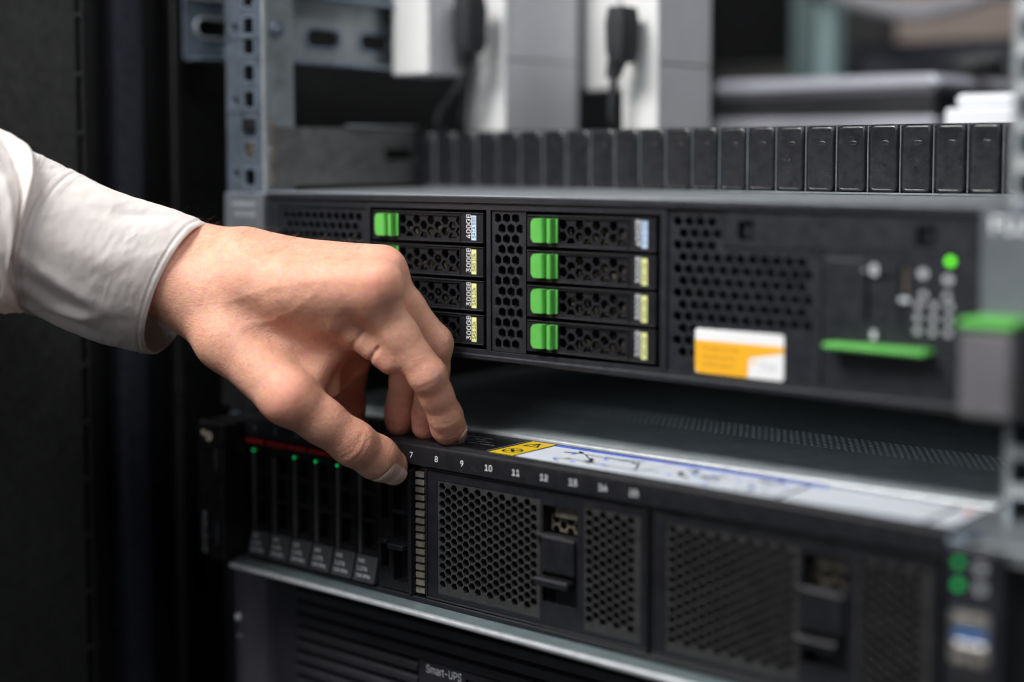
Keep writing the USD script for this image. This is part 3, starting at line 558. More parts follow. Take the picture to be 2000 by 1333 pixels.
STN = [
((-256.3, -264.8, 108.9), (-258.0, -282.0, -59.9)),
((-242.3, -217.8, 70.0), (-244.0, -231.7, -63.3)),
((-217.2, -178.3, 33.0), (-225.0, -193.2, -57.0)),
((-207.8, -161.2, 21.7), (-219.2, -178.2, -58.9)),
((-201.4, -147.6, 12.8), (-214.4, -165.1, -59.8)),
((-187.8, -123.2, -0.3), (-206.9, -145.4, -69.0)),
((-178.4, -104.3, -7.0), (-198.1, -127.2, -77.3)),
((-170.2, -86.7, -16.3), (-189.0, -108.6, -84.4)),
]

J = {k: np.array(v) for k, v in J.items()}
TOCAM = -fwd
def cone(p, a, b, ra, rb):
    ba = b-a; h = np.clip(((p-a) @ ba)/(ba @ ba), 0, 1)
    return np.linalg.norm(p-a-h[:, None]*ba, axis=1) - (ra+(rb-ra)*h)
def smin(a, b, k):
    h = np.maximum(k-np.abs(a-b), 0)/k
    return np.minimum(a, b) - h*h*k*0.25
def lerp(a, b, t): return a+(b-a)*t
def unit(v): return v/np.linalg.norm(v)
def chain(p, pts, rad, k):
    d = None
    for i in range(len(pts)-1):
        c = cone(p, pts[i], pts[i+1], rad[i], rad[i+1]); d = c if d is None else smin(d, c, k)
    return d
def crease(p, c, axis, w, depth, reach):
    """groove around the point c in the plane across axis"""
    q = p-c; s = q @ axis
    return depth*np.exp(-(s/w)**2)*np.exp(-np.maximum(np.linalg.norm(q, axis=1)-reach, 0)**2/6)
def finger(p, a, b, c, t, ra, rb, rc, rt):
    m1, m2, m3_ = lerp(a, b, .5), lerp(b, c, .5), lerp(c, t, .6)
    d = chain(p, [a, m1, b], [ra, (ra+rb)/2-1.1, rb], 4)
    d = smin(d, chain(p, [b, m2, c], [rb, (rb+rc)/2-.55, rc], 3), 3)
    d = smin(d, chain(p, [c, m3_, t], [rc, rc-.1, rt], 3), 3)
    return d
def HAND(p, fine=True):
    j = J
    d = cone(p, j['FU0'], j['FU'], 24, 21); d = smin(d, cone(p, j['FR0'], j['FR'], 22, 18), 20)
    d = smin(d, smin(cone(p, j['FU'], j['WU'], 21, 17.5), cone(p, j['FR'], j['WR'], 18, 18), 16), 12)
    pal = smin(cone(p, j['WU'], j['CM'], 17.5, 14), cone(p, j['WR'], j['CI'], 18, 14.5), 14)
    pal = smin(pal, cone(p, j['WU'], j['CR'], 17.5, 14), 12)
    pal = smin(pal, cone(p, j['CI'], j['I1'], 14.5, 12.2), 10)
    pal = smin(pal, cone(p, j['CM'], j['M1'], 14, 12.0), 14)
    pal = smin(pal, cone(p, j['CR'], j['R1'], 14, 11), 10)
    pal = smin(pal, cone(p, j['CP'], j['P1'], 14, 10.5), 10)
    pal = smin(pal, cone(p, j['PA'], j['PB'], 14, 11), 12)
    pal = smin(pal, cone(p, j['WR'], j['T0'], 18, 15.5), 12)
    pal = smin(pal, cone(p, j['T0'], j['T1'], 15.5, 13.2), 9)
    pal = smin(pal, cone(p, j['TA'], j['TB'], 15, 12), 9)
    pal = smin(pal, cone(p, j['WA'], j['WB'], 11, 9.5), 10)
    pal = smin(pal, cone(p, j['EA'], j['EB'], 6.5, 6.0), 12)
    pal = smin(pal, cone(p, j['HA'], j['HB'], 9, 8.5), 13); pal = smin(pal, cone(p, j['HC'], j['HD'], 8, 7.5), 11); pal = smin(pal, cone(p, j['HE'], j['HF'], 9, 8.5), 10); pal = smin(pal, cone(p, j['HG'], j['HH'], 11, 8), 9)
    pal = smin(pal, cone(p, j['GA'], j['GB'], 2.8, 2.2), 7)
    pal = smin(pal, np.linalg.norm(p-j['KI'], axis=1)-7.3, 14)
    pal = smin(pal, cone(p, lerp(j['CI'], j['I1'], .35)+TOCAM*3.5, j['KI']-TOCAM*2, 11.5, 8.5), 12)
    pal = smin(pal, cone(p, j['KI']-TOCAM*3, j['KM']-TOCAM*3, 7, 7), 10)
    pal = smin(pal, np.linalg.norm(p-j['KM'], axis=1)-8.0, 10)
    pal = smin(pal, cone(p, j['FA'], j['FB'], 11.3, 10.8), 6)
    # faint extensor tendons
    off = TOCAM*9+np.array([0, 0, 6.0])
    pal = smin(pal, cone(p, lerp(j['WR'], j['CI'], .4)+off, j['KI']+TOCAM*5.2+np.array([0, 0, 3.5]), 2.0, 2.4), 9)
    d = smin(d, pal, 12)
    fi = finger(p, j['I1'], j['I2'], j['I3'], j['I4'], 12.0, 9.6, 8.7, 7.4)
    fi = smin(fi, cone(p, j['LA'], j['LB'], 8.2, 7.0), 6)
    fi = smin(fi, np.linalg.norm((p-lerp(j['I3'], j['I4'], .7)-np.array([-1.2, -1.5, 0.5])), axis=1)-7.4, 3)
    fm = finger(p, j['M1'], j['M2'], j['M3'], j['M4'], 12.0, 10.4, 8.8, 7.8)
    fr_ = finger(p, j['R1'], j['R2'], j['R3'], j['R4'], 11.0, 9.8, 8.4, 7.6)
    fp = finger(p, j['P1'], j['P2'], j['P3'], j['P4'], 10.5, 9.6, 8.8, 7.6)
    th = chain(p, [j['T1'], lerp(j['T1'], j['T2'], .5), j['T2']], [12.8, 11.4, 11.5], 5)
    tm = lerp(j['T2'], j['T3'], .62)
    th = smin(th, chain(p, [j['T2'], tm, j['T3']], [11.5, 11.3, 9.4], 4), 4)
    D = smin(d, fi, 7)
    D2 = smin(d, th, 8)
    D3 = smin(d, fm, 7); D4 = smin(d, fr_, 6); D5 = smin(d, fp, 6)
    D = smin(smin(smin(smin(D, D2, 0.8), D3, 0.8), D4, 0.8), D5, 0.8)
    if fine:
        tx = unit(j['T3']-j['T2'])
        for o, dp in ((-3.4, .22), (-1.5, .42), (1.9, .45), (3.9, .2)):
            D = D+crease(p, j['T2']+tx*o+TOCAM*6, unit(tx+0.22*np.array([0, 0, 1])*o/3), .95, dp, 7.5)
        ix = unit(j['I2']-j['I1']); iy = unit(j['I3']-j['I2']); iz = unit(j['I4']-j['I3'])
        D = D+crease(p, j['I2']+TOCAM*4+iy*2.5, unit(ix+iy), 1.0, .30, 6)+crease(p, j['I2']+TOCAM*4-ix*1.5+np.array([-3, 0, 0]), unit(ix+iy), 1.0, .2, 4)
        D = D+crease(p, j['I3']+TOCAM*3, unit(iy+iz), .9, .28, 5)+crease(p, j['I3']+TOCAM*3-iy*2.2, unit(iy+iz), .9, .14, 4)
        D = D+crease(p, j['M2'], unit(unit(j['M2']-j['M1'])+unit(j['M3']-j['M2'])), .7, .35, 9)
        D = D+crease(p, j['M3'], unit(j['M4']-j['M2']), .7, .45, 8)+crease(p, j['R3'], unit(j['R4']-j['R2']), .7, .45, 8)
        # skin roll at the base of the forefinger
        D = D+crease(p, lerp(j['LA'], j['LB'], .52)+TOCAM*4-np.array([0, 0, 4.0]), unit(j['LB']-j['LA']), 1.0, 1.3, 5)+crease(p, lerp(j['LA'], j['LB'], .05)+TOCAM*4-np.array([0, 0, 3.0]), unit(j['LB']-j['LA']), 1.0, .8, 5)
        # scab on the middle knuckle of the forefinger
        q = p-j['SC']; D = D-.35*np.exp(-(q*q).sum(1)/16)
        # uneven flesh
        D = D+0.55*(meshkit.fbm(p/16.0, 3, 4)-.5)+0.16*(meshkit.fbm(p/3.2, 2, 9)-.5)
        # veins and tendons under the skin of the back of the hand
        for a, c, e, am, wd in (('VA', 'VB', 'VC', .26, 1.9), ('VB', 'VE', 'VF', .30, 1.8), ('VG', 'VH', 'VC', .24, 1.9), ('CM', 'M1', 'M1', .0, 2.0)):
            if am == 0: continue
            q0, q1, q2 = [j[k] for k in (a, c, e)]
            def plane(v, nrm): return v-(v @ nrm)[..., None]*nrm
            w0, w1, w2 = [v-(v-j['CI']) @ TOCAM*TOCAM for v in (q0, q1, q2)]
            pp = p-((p-j['CI']) @ TOCAM)[:, None]*TOCAM
            dist = np.minimum(cone(pp, w0, w1, 0, 0), cone(pp, w1, w2, 0, 0)) + 2.2*(meshkit.noise(p/9.0, 5)-.5)
            D = D-am*np.exp(-(dist/wd)**2)*((p-j['CI']) @ TOCAM > 2)
    return D
def field_mesh(fn, lo, hi, h):
    lo, hi = np.array(lo, float), np.array(hi, float)
    nc = np.ceil((hi-lo)/(h*6)).astype(int)+1
    gc = np.stack(np.meshgrid(*[lo[i]+np.arange(nc[i])*h*6 for i in range(3)], indexing='ij'), -1)
    dc = fn(gc.reshape(-1, 3), False).reshape(nc)
    n = (nc-1)*6+1
    near = np.zeros(nc-1, bool)
    cs = [dc[a:nc[0]-1+a, b:nc[1]-1+b, c:nc[2]-1+c] for a in (0, 1) for b in (0, 1) for c in (0, 1)]
    near = np.min(np.abs(np.array(cs)), 0) < h*6*1.3+1.5
    d = np.repeat(np.repeat(np.repeat(dc[:-1, :-1, :-1], 6, 0), 6, 1), 6, 2)
    d = np.pad(d, ((0, 1), (0, 1), (0, 1)), mode='edge')
    m = np.repeat(np.repeat(np.repeat(near, 6, 0), 6, 1), 6, 2); m = np.pad(m, ((0, 1),)*3)
    mm = m.copy()
    for ax in range(3): mm |= np.roll(mm, 1, ax)
    idx = np.argwhere(mm); out = np.empty(len(idx))
    for s in range(0, len(idx), 200000):
        out[s:s+200000] = fn(lo+idx[s:s+200000]*h, True)
    d[mm] = out
    ins = d < 0
    C = [ins[a:n[0]-1+a, b:n[1]-1+b, c:n[2]-1+c] for a in (0, 1) for b in (0, 1) for c in (0, 1)]
    sm = np.sum(C, 0); cells = np.argwhere((sm > 0) & (sm < 8))
    cid = -np.ones(n-1, np.int64); cid[tuple(cells.T)] = np.arange(len(cells))
    corner = np.array([(a, b, c) for a in (0, 1) for b in (0, 1) for c in (0, 1)])
    val = np.stack([d[tuple((cells+k).T)] for k in corner], 1)
    acc, cnt = np.zeros((len(cells), 3)), np.zeros(len(cells))
    for i in range(8):
        for k in range(i+1, 8):
            if np.abs(corner[i]-corner[k]).sum() != 1: continue
            a, b = val[:, i], val[:, k]; x = (a < 0) != (b < 0)
            t = a[x]/(a[x]-b[x]); acc[x] += corner[i]+t[:, None]*(corner[k]-corner[i]); cnt[x] += 1
    V = lo+(cells+acc/cnt[:, None])*h
    F = []
    for ax in range(3):
        o1, o2 = [(1, 2), (2, 0), (0, 1)][ax]
        sl0 = [slice(1, -1)]*3; sl0[ax] = slice(0, -1); sl1 = list(sl0); sl1[ax] = slice(1, None)
        A, Bv = ins[tuple(sl0)], ins[tuple(sl1)]
        e = np.argwhere(A != Bv); e2 = e.copy()
        for q in range(3):
            if q != ax: e2[:, q] += 1
        flip = Bv[tuple(e.T)]
        def cell(a, b):
            w = e2.copy(); w[:, o1] += a; w[:, o2] += b; return cid[tuple(w.T)]
        q = np.stack([cell(-1, -1), cell(0, -1), cell(0, 0), cell(-1, 0)], 1)
        q[flip] = q[flip][:, ::-1]
        F += [q[:, [0, 1, 2]], q[:, [0, 2, 3]]]
    return V, np.vstack(F)
def grad(fn, p, e=0.3):
    g = np.stack([fn(p+e*k)-fn(p-e*k) for k in np.eye(3)], 1); return g/np.maximum(np.linalg.norm(g, axis=1, keepdims=True), 1e-9)
hv, hf = field_mesh(HAND, (-225, -190, -166), (-34, 8, -6), 0.95)
hm = trimesh.Trimesh(hv, hf, process=False)
comps = hm.split(only_watertight=False); hm = max(comps, key=lambda c: len(c.vertices))
trimesh.smoothing.filter_taubin(hm, iterations=4)
hv, hf = np.array(hm.vertices), np.array(hm.faces)
def blob(c, r): return np.exp(-((hv-c)**2).sum(1)/(r*r))
red = 0.6*blob(J['KI']+TOCAM*6, 11)+0.7*blob(J['KM']+np.array([4, 0, 5]), 9)+0.5*blob(J['T1']+TOCAM*9, 12)+0.5*blob(J['T2']+TOCAM*8, 9)+0.55*blob(J['T3'], 14)+0.6*blob(J['I4'], 13)+0.6*blob(J['M4'], 13)+0.6*blob(J['R4'], 13)
red += 0.9*blob(J['GA']-TOCAM*2, 12)+0.7*blob(J['EB'], 12)+0.5*blob(J['I2'], 12)+0.5*blob(J['LB'], 9)+0.4*blob(lerp(J['I2'], J['I3'], .5), 9)
red += 0.5*(meshkit.fbm(hv/9.0, 3, 21)-.45)
sx = hv-J['SC']; sd = unit(J['I3']-J['I1']); along = sx @ sd; rr = np.sqrt((along/9.0)**2+((sx**2).sum(1)-along**2)/14.0)
scab = np.clip(1.25-rr, 0, 1)*np.clip(0.4+1.6*(meshkit.fbm(hv/1.3, 2, 3)-.3), 0, 1)
mole = 0.9*np.exp(-(((hv-J['MO'])**2).sum(1)/(1.2**2)))
skin_data = np.stack([np.clip(red, 0, 1), np.clip(scab, 0, 1), np.clip(mole, 0, 1)], 1)
N = {"a": ("attribute", {"attribute": "skin"}), "s": ("separate_color", {}), "g": ("geometry", {}),
     "n": ("noise_texture", {"scale": 90.0, "detail": 6.0, "roughness": 0.65}), "r": ("rgb_ramp", {"ramp": [(0.3, (0.60, 0.293, 0.195)), (0.7, (0.71, 0.375, 0.265))]}),
     "m1": ("mix", {"color2": (0.60, 0.20, 0.15)}), "f1": ("math", {"math_type": "multiply", "value2": 0.75}),
     "m2": ("mix", {"color2": (0.40, 0.24, 0.225)}), "m3": ("mix", {"color2": (0.12, 0.05, 0.03)}),
     "n3": ("noise_texture", {"scale": 420.0, "detail": 6.0, "roughness": 0.7}), "m4": ("mix", {"mix_type": "overlay", "fac": 0.36}),
     "v": ("voronoi_texture", {"scale": 1500.0}), "v2": ("noise_texture", {"scale": 420.0, "detail": 4.0}), "ad": ("math", {"math_type": "multiply_add", "value2": 0.9}),
     "b": ("bump", {"strength": 0.6, "distance": 0.0004}),
     "p": ("principled_bsdf", {"roughness": 0.50, "specular_ior_level": 0.36, "subsurface_weight": 0.22, "subsurface_scale": 0.0016, "subsurface_radius": (1.0, 0.38, 0.22)})}
L = [("a.color", "s.color"), ("g.position", "n.vector"), ("n.fac", "r.fac"), ("r.color", "m1.color1"), ("s.r", "f1.value1"), ("f1.value", "m1.fac"), ("m1.color", "m2.color1"), ("s.g", "m2.fac"), ("m2.color", "m3.color1"), ("s.b", "m3.fac"),
     ("g.position", "n3.vector"), ("m3.color", "m4.color1"), ("n3.color", "m4.color2"), ("m4.color", "p.base_color"), ("g.position", "v.vector"), ("g.position", "v2.vector"), ("v.distance", "ad.value1"), ("v2.fac", "ad.value3"), ("ad.value", "b.height"), ("b.normal", "p.normal")]
skin = usdkit.material(stage, '/World/Looks/skin', N, L, surface="p.BSDF")
PE = thing('person', 'person in a white shirt sleeve reaching in, thumb and fingers gripping the lower server', 'person', (-150, -90, -60))
body = part(PE, 'hand', hm, skin, smooth=True, data=skin_data)
nail_mat = MAT('finger_nail', (0.80, 0.54, 0.45), 0.26, var=0.05, vscale=300, bump=0.1, bscale=900)
SD = lambda p: HAND(p, False)
def nail(base, tip, nrm, width, free, name, raise_=0.45):
    ax = unit(tip-base); nrm = unit(nrm-(nrm @ ax)*ax); side = np.cross(ax, nrm); L_ = np.linalg.norm(tip-base)
    nu, nv = 17, 19; P = []
    for jv in range(nv):
        v = jv/(nv-1)
        wv = width/2*(0.62+0.38*min(1, v/0.35)**.6) if v < .35 else width/2*(1-0.10*max(0, (v-.75)/.25)**2)
        for iu in range(nu):
            u = -1+2*iu/(nu-1)
            vv = v-(0.10*u*u if v < .3 else 0.0) + (0.10*u*u if v < .15 else 0)-(0.16*u*u*max(0, (v-.6)/.4))
            P.append(base+ax*L_*vv+side*u*wv+nrm*(11-4*u*u))
    P = np.array(P)
    for _ in range(5):
        dd = SD(P); P = P-grad(SD, P)*(dd-0.1)[:, None]*0.9
    g = grad(SD, P); u = np.tile(np.linspace(-1, 1, nu), nv); v = np.repeat(np.linspace(0, 1, nv), nu)
    h = raise_*(1-np.abs(u)**6)*np.minimum(1, (v+0.02)/.12)+0.05
    top = P+g*h[:, None]+ax*(np.clip((v-.8)/.2, 0, 1)*free)[:, None]
    bot = P-g*0.4
    V = np.vstack([top, bot]); F = []; K = nu*nv
    for jv in range(nv-1):
        for iu in range(nu-1):
            a = jv*nu+iu; b, c, e = a+1, a+nu+1, a+nu
            F += [(a, b, c), (a, c, e), (K+a, K+c, K+b), (K+a, K+e, K+c)]
    ring = [i for i in range(nu)]+[jv*nu+nu-1 for jv in range(1, nv)]+[(nv-1)*nu+i for i in range(nu-2, -1, -1)]+[jv*nu for jv in range(nv-2, 0, -1)]
    for a, b in zip(ring, ring[1:]+ring[:1]): F += [(a, K+a, b), (b, K+a, K+b)]
    t = trimesh.Trimesh(V, np.array(F), process=False)
    if (np.cross(V[1]-V[0], V[nu]-V[0]) @ nrm) < 0: t = trimesh.Trimesh(V, np.array(F)[:, ::-1], process=False)
    return part(body, name, t, nail_mat, smooth=50)
tx = unit(J['T3']-J['T2'])
nail(J['T3']-tx*9.5, J['T3']+tx*7.5, TOCAM*0.96+(-rgt*.53-upv*.85)*.30, 16, 1.4, 'thumb_nail')
iz = unit(J['I4']-J['I3'])
nail(J['I4']-iz*4.5, J['I4']+iz*6.5, np.array([.95, .25, .10]), 11, 0.6, 'finger_nail')
# fine hairs on the wrist and the back of the hand
hair_mat = usdkit.material(stage, '/World/Looks/arm_hair', {"p": ("principled_bsdf", {"base_color": (0.06, 0.035, 0.02), "roughness": 0.5})}, surface="p.BSDF")
vn = hm.vertex_normals
ok = np.where((hv[:, 0] < -92) & (hv[:, 0] > -205) & (hv[:, 2] > -46) & (vn @ np.array([0.1, 0.25, 0.95]) > 0.55))[0]
pts, cnt, wid = [], [], []
dirh = unit(np.array([0.62, 0.42, 0.10]))
for i in RNG.choice(ok, 330, replace=False):
    nn = vn[i]; L_ = RNG.uniform(3.5, 8.5); dv = unit(dirh+RNG.normal(0, .35, 3)); dv = unit(dv-(dv @ nn)*nn*0.75)
    p0 = hv[i]-nn*0.3; lift = RNG.uniform(.55, 1.25); c = RNG.normal(0, .12, 3)
    for t in (0, .33, .66, 1.0):
        pts.append((p0+(dv*t+nn*(lift*t-.42*lift*t*t)+c*t*t)*L_-ORG[str(PE.GetPath())])/1000); wid.append(0.00010*(1-.75*t))
    cnt.append(4)
bc = UsdGeom.BasisCurves.Define(stage, str(body.GetPath())+'/arm_hair')
bc.CreateTypeAttr('linear'); bc.CreatePointsAttr(Vt.Vec3fArray.FromNumpy(np.array(pts, np.float32))); bc.CreateCurveVertexCountsAttr(Vt.IntArray(cnt))
bc.CreateWidthsAttr(Vt.FloatArray([float(w) for w in wid])); bc.SetWidthsInterpolation('vertex')
UsdShade.MaterialBindingAPI.Apply(bc.GetPrim()).Bind(hair_mat); bc.GetPrim().SetCustomDataByKey('kind', 'stuff')

# shirt sleeve: a wrinkled tube with a rolled cuff
STN = [(np.array(a), np.array(b)) for a, b in STN]
from scipy.interpolate import CubicSpline
tt = np.arange(len(STN)); ST, SB = CubicSpline(tt, [a for a, b in STN]), CubicSpline(tt, [b for a, b in STN])
TH0 = math.radians
def bump_(th, s, t0, s0, slope, wt, ws, amp):
    x = (th-t0-slope*(s-s0)+PI) % (2*PI)-PI
    return amp*np.exp(-(x/wt)**2)*np.exp(-((s-s0)/ws)**2)
def sleeve_pt(s, th, off):
    """th 0 = top, 90 degrees = towards the viewer's side, 180 = underside"""
    a, b = ST(s), SB(s); c = (a+b)/2; U = (a-b)/2
    ax = ST(s, 1)+SB(s, 1); ax /= np.linalg.norm(ax, axis=1, keepdims=True)
    Vd = np.cross(U, ax); Vd /= np.linalg.norm(Vd, axis=1, keepdims=True)
    sg = np.sign(Vd @ TOCAM)[:, None]; Vd = Vd*sg
    r = np.linalg.norm(U, axis=1, keepdims=True)
    Un = U/r
    p = c+Un*((r+off[:, None])*np.cos(th)[:, None])+Vd*((r*0.86+off[:, None])*np.sin(th)[:, None])
    return p-ax*(19.0*np.sin(th)*np.clip((s-1.5)/2.5, 0.2, 1))[:, None], ax
def wrinkle(s, th, cuff):
    w = 1.6*(meshkit.fbm(np.stack([np.cos(th)*2.1, np.sin(th)*2.1, s*1.1], -1), 3, 31)-.5)
    q3 = np.stack([np.cos(th)*3.4+s*.25, np.sin(th)*3.4, s*2.6], -1)
    rd = 1-np.abs(2*meshkit.fbm(q3*.8, 3, 77)-1)*2.2
    w = w+0.28*np.clip(rd, 0, 1)+0.22*(meshkit.fbm(q3*2.2, 2, 19)-.5)
    if cuff:
        w = w*1.1+bump_(th, s, 2.35, 5.2, -.25, .13, .9, 2.6)+bump_(th, s, 1.95, 4.9, .12, .12, 1.0, 2.0)+bump_(th, s, 2.75, 5.0, .1, .14, 1.0, 2.2)+bump_(th, s, 1.45, 5.2, -.1, .2, .8, 1.2)-bump_(th, s, 2.15, 5.2, 0, .12, .9, 2.4)-bump_(th, s, 2.55, 5.0, 0, .12, .9, 2.2)+bump_(th, s, .35, 4.6, .3, .2, .6, 1.4)-bump_(th, s, .55, 5.8, -.3, .15, .8, 1.4)
        w = w-0.55*np.exp(-((s-4.16)/.035)**2)-0.4*np.exp(-((s-6.86)/.03)**2)
    else:
        w = w*1.8+bump_(th, s, .9, 3.0, 1.0, .22, .9, 5.0)-bump_(th, s, 1.25, 3.0, 1.0, .16, .9, 4.2)+bump_(th, s, 1.6, 2.8, 1.0, .2, .9, 4.2)+bump_(th, s, 2.3, 2.9, .6, .2, .8, 4.0)-bump_(th, s, 2.65, 3.1, .4, .15, .7, 3.6)-bump_(th, s, 1.95, 3.2, .7, .13, .6, 3.0)
    return w
def tube(s_list, th_n, offf, flip=False):
    S = np.array(s_list); n = th_n; th = np.arange(n)*2*PI/n
    sg, tg = np.repeat(S, n), np.tile(th, len(S)); off = offf(sg, tg)
    P = sleeve_pt(sg, tg, off)[0]; F = []
    for a in range(len(S)-1):
        i0 = a*n+np.arange(n); i1 = a*n+(np.arange(n)+1) % n
        F.append(np.stack([i0, i1, i1+n], 1)); F.append(np.stack([i0, i1+n, i0+n], 1))
    F = np.vstack(F)
    return P, F
def closed(outer, inner, n):
    (Po, Fo), (Pi_, Fi) = outer, inner; K = len(Po); no = len(Po)//n; ni = len(Pi_)//n
    V = np.vstack([Po, Pi_]); F = [Fo, Fi[:, ::-1]+K]
    i0 = np.arange(n); i1 = (i0+1) % n
    e, f = (no-1)*n, K+(ni-1)*n
    F += [np.stack([e+i0, e+i1, f+i1], 1), np.stack([e+i0, f+i1, f+i0], 1), np.stack([i0, K+i1, i1], 1), np.stack([i0, K+i0, K+i1], 1)]
    m = trimesh.Trimesh(V, np.vstack(F), process=False)
    if m.volume < 0: m = trimesh.Trimesh(V, np.vstack(F)[:, ::-1], process=False)
    return m
N = {"g": ("geometry", {}), "w1": ("wave_texture", {"scale": 480.0, "distortion": 1.2, "bands_direction": "diagonal"}), "w2": ("noise_texture", {"scale": 1900.0, "detail": 2.0}),
     "ad": ("math", {"math_type": "add"}), "b": ("bump", {"strength": 0.4, "distance": 0.0003}), "n": ("noise_texture", {"scale": 45.0, "detail": 4.0}), "b2": ("bump", {"strength": 0.35, "distance": 0.0012}),
     "p": ("principled_bsdf", {"base_color": (0.82, 0.765, 0.735), "roughness": 0.85, "specular_ior_level": 0.2, "sheen_weight": 0.25, "subsurface_weight": 0.0}),
     "t": ("translucent_bsdf", {"color": (0.78, 0.70, 0.66)}), "mx": ("mix_closure", {"fac": 0.28})}
L = [("g.position", "w1.vector"), ("g.position", "w2.vector"), ("w1.fac", "ad.value1"), ("w2.fac", "ad.value2"), ("ad.value", "b.height"), ("g.position", "n.vector"), ("n.fac", "b2.height"), ("b2.normal", "b.normal"), ("b.normal", "p.normal"), ("p.BSDF", "mx.closure1"), ("t.BSDF", "mx.closure2")]
cloth = usdkit.material(stage, '/World/Looks/white_cotton', N, L, surface="mx.closure")
n = 260
sl_o = tube(np.linspace(0, 4.16, 150), n, lambda s, t: wrinkle(s, t, False)*np.clip((4.3-s)/.5, 0.25, 1)-np.clip((s-3.95)/.25, 0, 1)*1.6)
sl_i = tube(np.linspace(0, 4.16, 60), n, lambda s, t: -4.0-np.clip((s-3.95)/.25, 0, 1)*1.6)
sleeve = part(PE, 'shirt_sleeve', closed(sl_o, sl_i, n), cloth, smooth=True)
cf_s = np.concatenate([np.linspace(4.0, 6.93, 190), [6.97, 7.0]])
cf_o = tube(cf_s, n, lambda s, t: wrinkle(s, t, True)+0.6-np.clip((s-6.94)/.06, 0, 1)*.5)
cf_i = tube(np.concatenate([np.linspace(4.05, 6.93, 90), [6.97, 7.0]]), n, lambda s, t: wrinkle(s, t, True)*.8-1.1+np.clip((s-6.94)/.06, 0, 1)*.5)
cuff = part(sleeve, 'cuff', closed(cf_o, cf_i, n), cloth, smooth=True)
# stitches along the cuff seam and hem
stq = []
for s0, off in ((4.28, .72), (6.78, .72)):
    for k in range(96):
        th = np.array([k*2*PI/96, (k+.62)*2*PI/96]); s = np.array([s0, s0])
        w = wrinkle(s, th, True)+off
        a, b = sleeve_pt(s, th, w)[0]
        stq.append(totri(m3.Manifold.hull_points(np.vstack([c+np.array(q)*.16 for c in (a, b) for q in ((1, 0, 0), (-1, 0, 0), (0, 1, 0), (0, -1, 0), (0, 0, 1), (0, 0, -1))]))))
sp = part(sleeve, 'stitching', stq, cloth, smooth=False); sp.SetCustomDataByKey('kind', 'stuff')

# ------------------------------------------------------------------ things at the back of the cabinet
def rivet(x, y, z, r=1.6): return totri(m3.Manifold.sphere(r, 14).scale((.5, 1, 1)).translate((x, y, z)))
def white_unit(label, x0, x1, y0, y1, z0, z1, base, side_rivets=(), seam=None):
    t = thing('white_power_module', label, 'power module', base)
    part(t, 'front_panel', B(x0, x1, y0, y0+3, z0, z1, 0.8), white_case)
    zs = [z0, z1] if seam is None else [z0, seam-0.5, seam+0.5, z1]
    for a, b in zip(zs[::2], zs[1::2]):
        part(t, 'side_panel', B(x0+0.6, x1-0.4, y0+3.1, y1, a, b, 0.6), grey_case)
    if seam is not None: part(t, 'seam_strip', B(x0+1.2, x1-1.4, y0+3.2, y1-.5, seam-0.7, seam+0.7, 0), zinc_dull)
    for (y, z) in side_rivets: part(t, 'rivet', rivet(x1-0.4, y, z), grey_case)
    return t
w1 = white_unit('bright white module hanging at the left, its lower end above the dark gap', -224, -192.7, 112, 150, 74, 150, (-208, 130, 74))
w2 = white_unit('tall light grey module with two rivets and a seam, standing behind the left black plug', -207.5, -173, 165, 246, 37.6, 160, (-190, 205, 37.4), ((195, 110.5), (228, 109.5)), 85)
w3 = white_unit('tall pale module on the right, standing behind the right black plug', -103, -75.3, 200, 264, 37.6, 160, (-89, 230, 37.4), ((232, 104),), 80)
w4 = white_unit('short grey module hanging between the two tall pale modules', -181, -148, 260, 300, 68, 160, (-165, 280, 68), (), 86)
def swept(pts, r, n=10):
    pts = CubicSpline(np.linspace(0, 1, len(pts)), np.array(pts, float))(np.linspace(0, 1, 28)); V = []; F = []
    for i, p in enumerate(pts):
        t = unit(pts[min(i+1, 27)]-pts[max(i-1, 0)]); a = unit(np.cross(t, [0.3, 1, .1])); b = np.cross(t, a)
        V += [p+r*(math.cos(q)*a+math.sin(q)*b) for q in np.arange(n)*2*PI/n]
    for i in range(27):
        for k in range(n):
            a, b = i*n+k, i*n+(k+1) % n; F += [(a, b, b+n), (a, b+n, a+n)]
    m = trimesh.Trimesh(np.array(V), np.array(F), process=False)
    if m.volume < 0: m.invert()
    return m
def plug(label, x, y, z0, z1, cable, base):
    t = thing('power_plug', label, 'plug', base)
    P = [(xx, yy, zz) for (hx, hy, zz) in ((5, 7, z0+2), (6.2, 9, z0+9), (7.0, 9, z1-4), (5.4, 8, z1+6)) for xx in (x-hx, x+hx) for yy in (y-hy, y+hy)]
    part(t, 'plug_body', totri(m3.Manifold.hull_points(np.array(P))), rubber)
    part(t, 'strain_relief', totri(m3.Manifold.hull_points(np.array([(x-3+q, y+w, z0+5) for q in (-5, 5) for w in (-5, 5)]+[(x-7+q, y+w, z0-7) for q in (-3.4, 3.4) for w in (-3.4, 3.4)]))), rubber)
    part(t, 'cable', swept(cable, 2.6), rubber)
plug('black power plug with a cable curving down, in front of the left pale module', -181, 140, 86, 120, [(-187, 140, 82), (-187.5, 139, 72), (-195, 138, 62), (-204, 138, 53), (-210, 140, 42), (-209, 150, 38.6)], (-181, 140, 86))
part(w1, 'cord', swept([(-199, 152, 150), (-199.5, 152, 120), (-197.5, 153, 90), (-199.5, 154, 60), (-203, 156, 41)], 3.0), rubber, label='thin black cord')
plug('black power plug with a straight cable, in front of the right pale module', -90, 182, 78, 109, [(-97, 182, 74), (-97, 182, 66), (-98, 182, 56), (-99, 183, 46), (-99, 186, 41)], (-90, 182, 78))
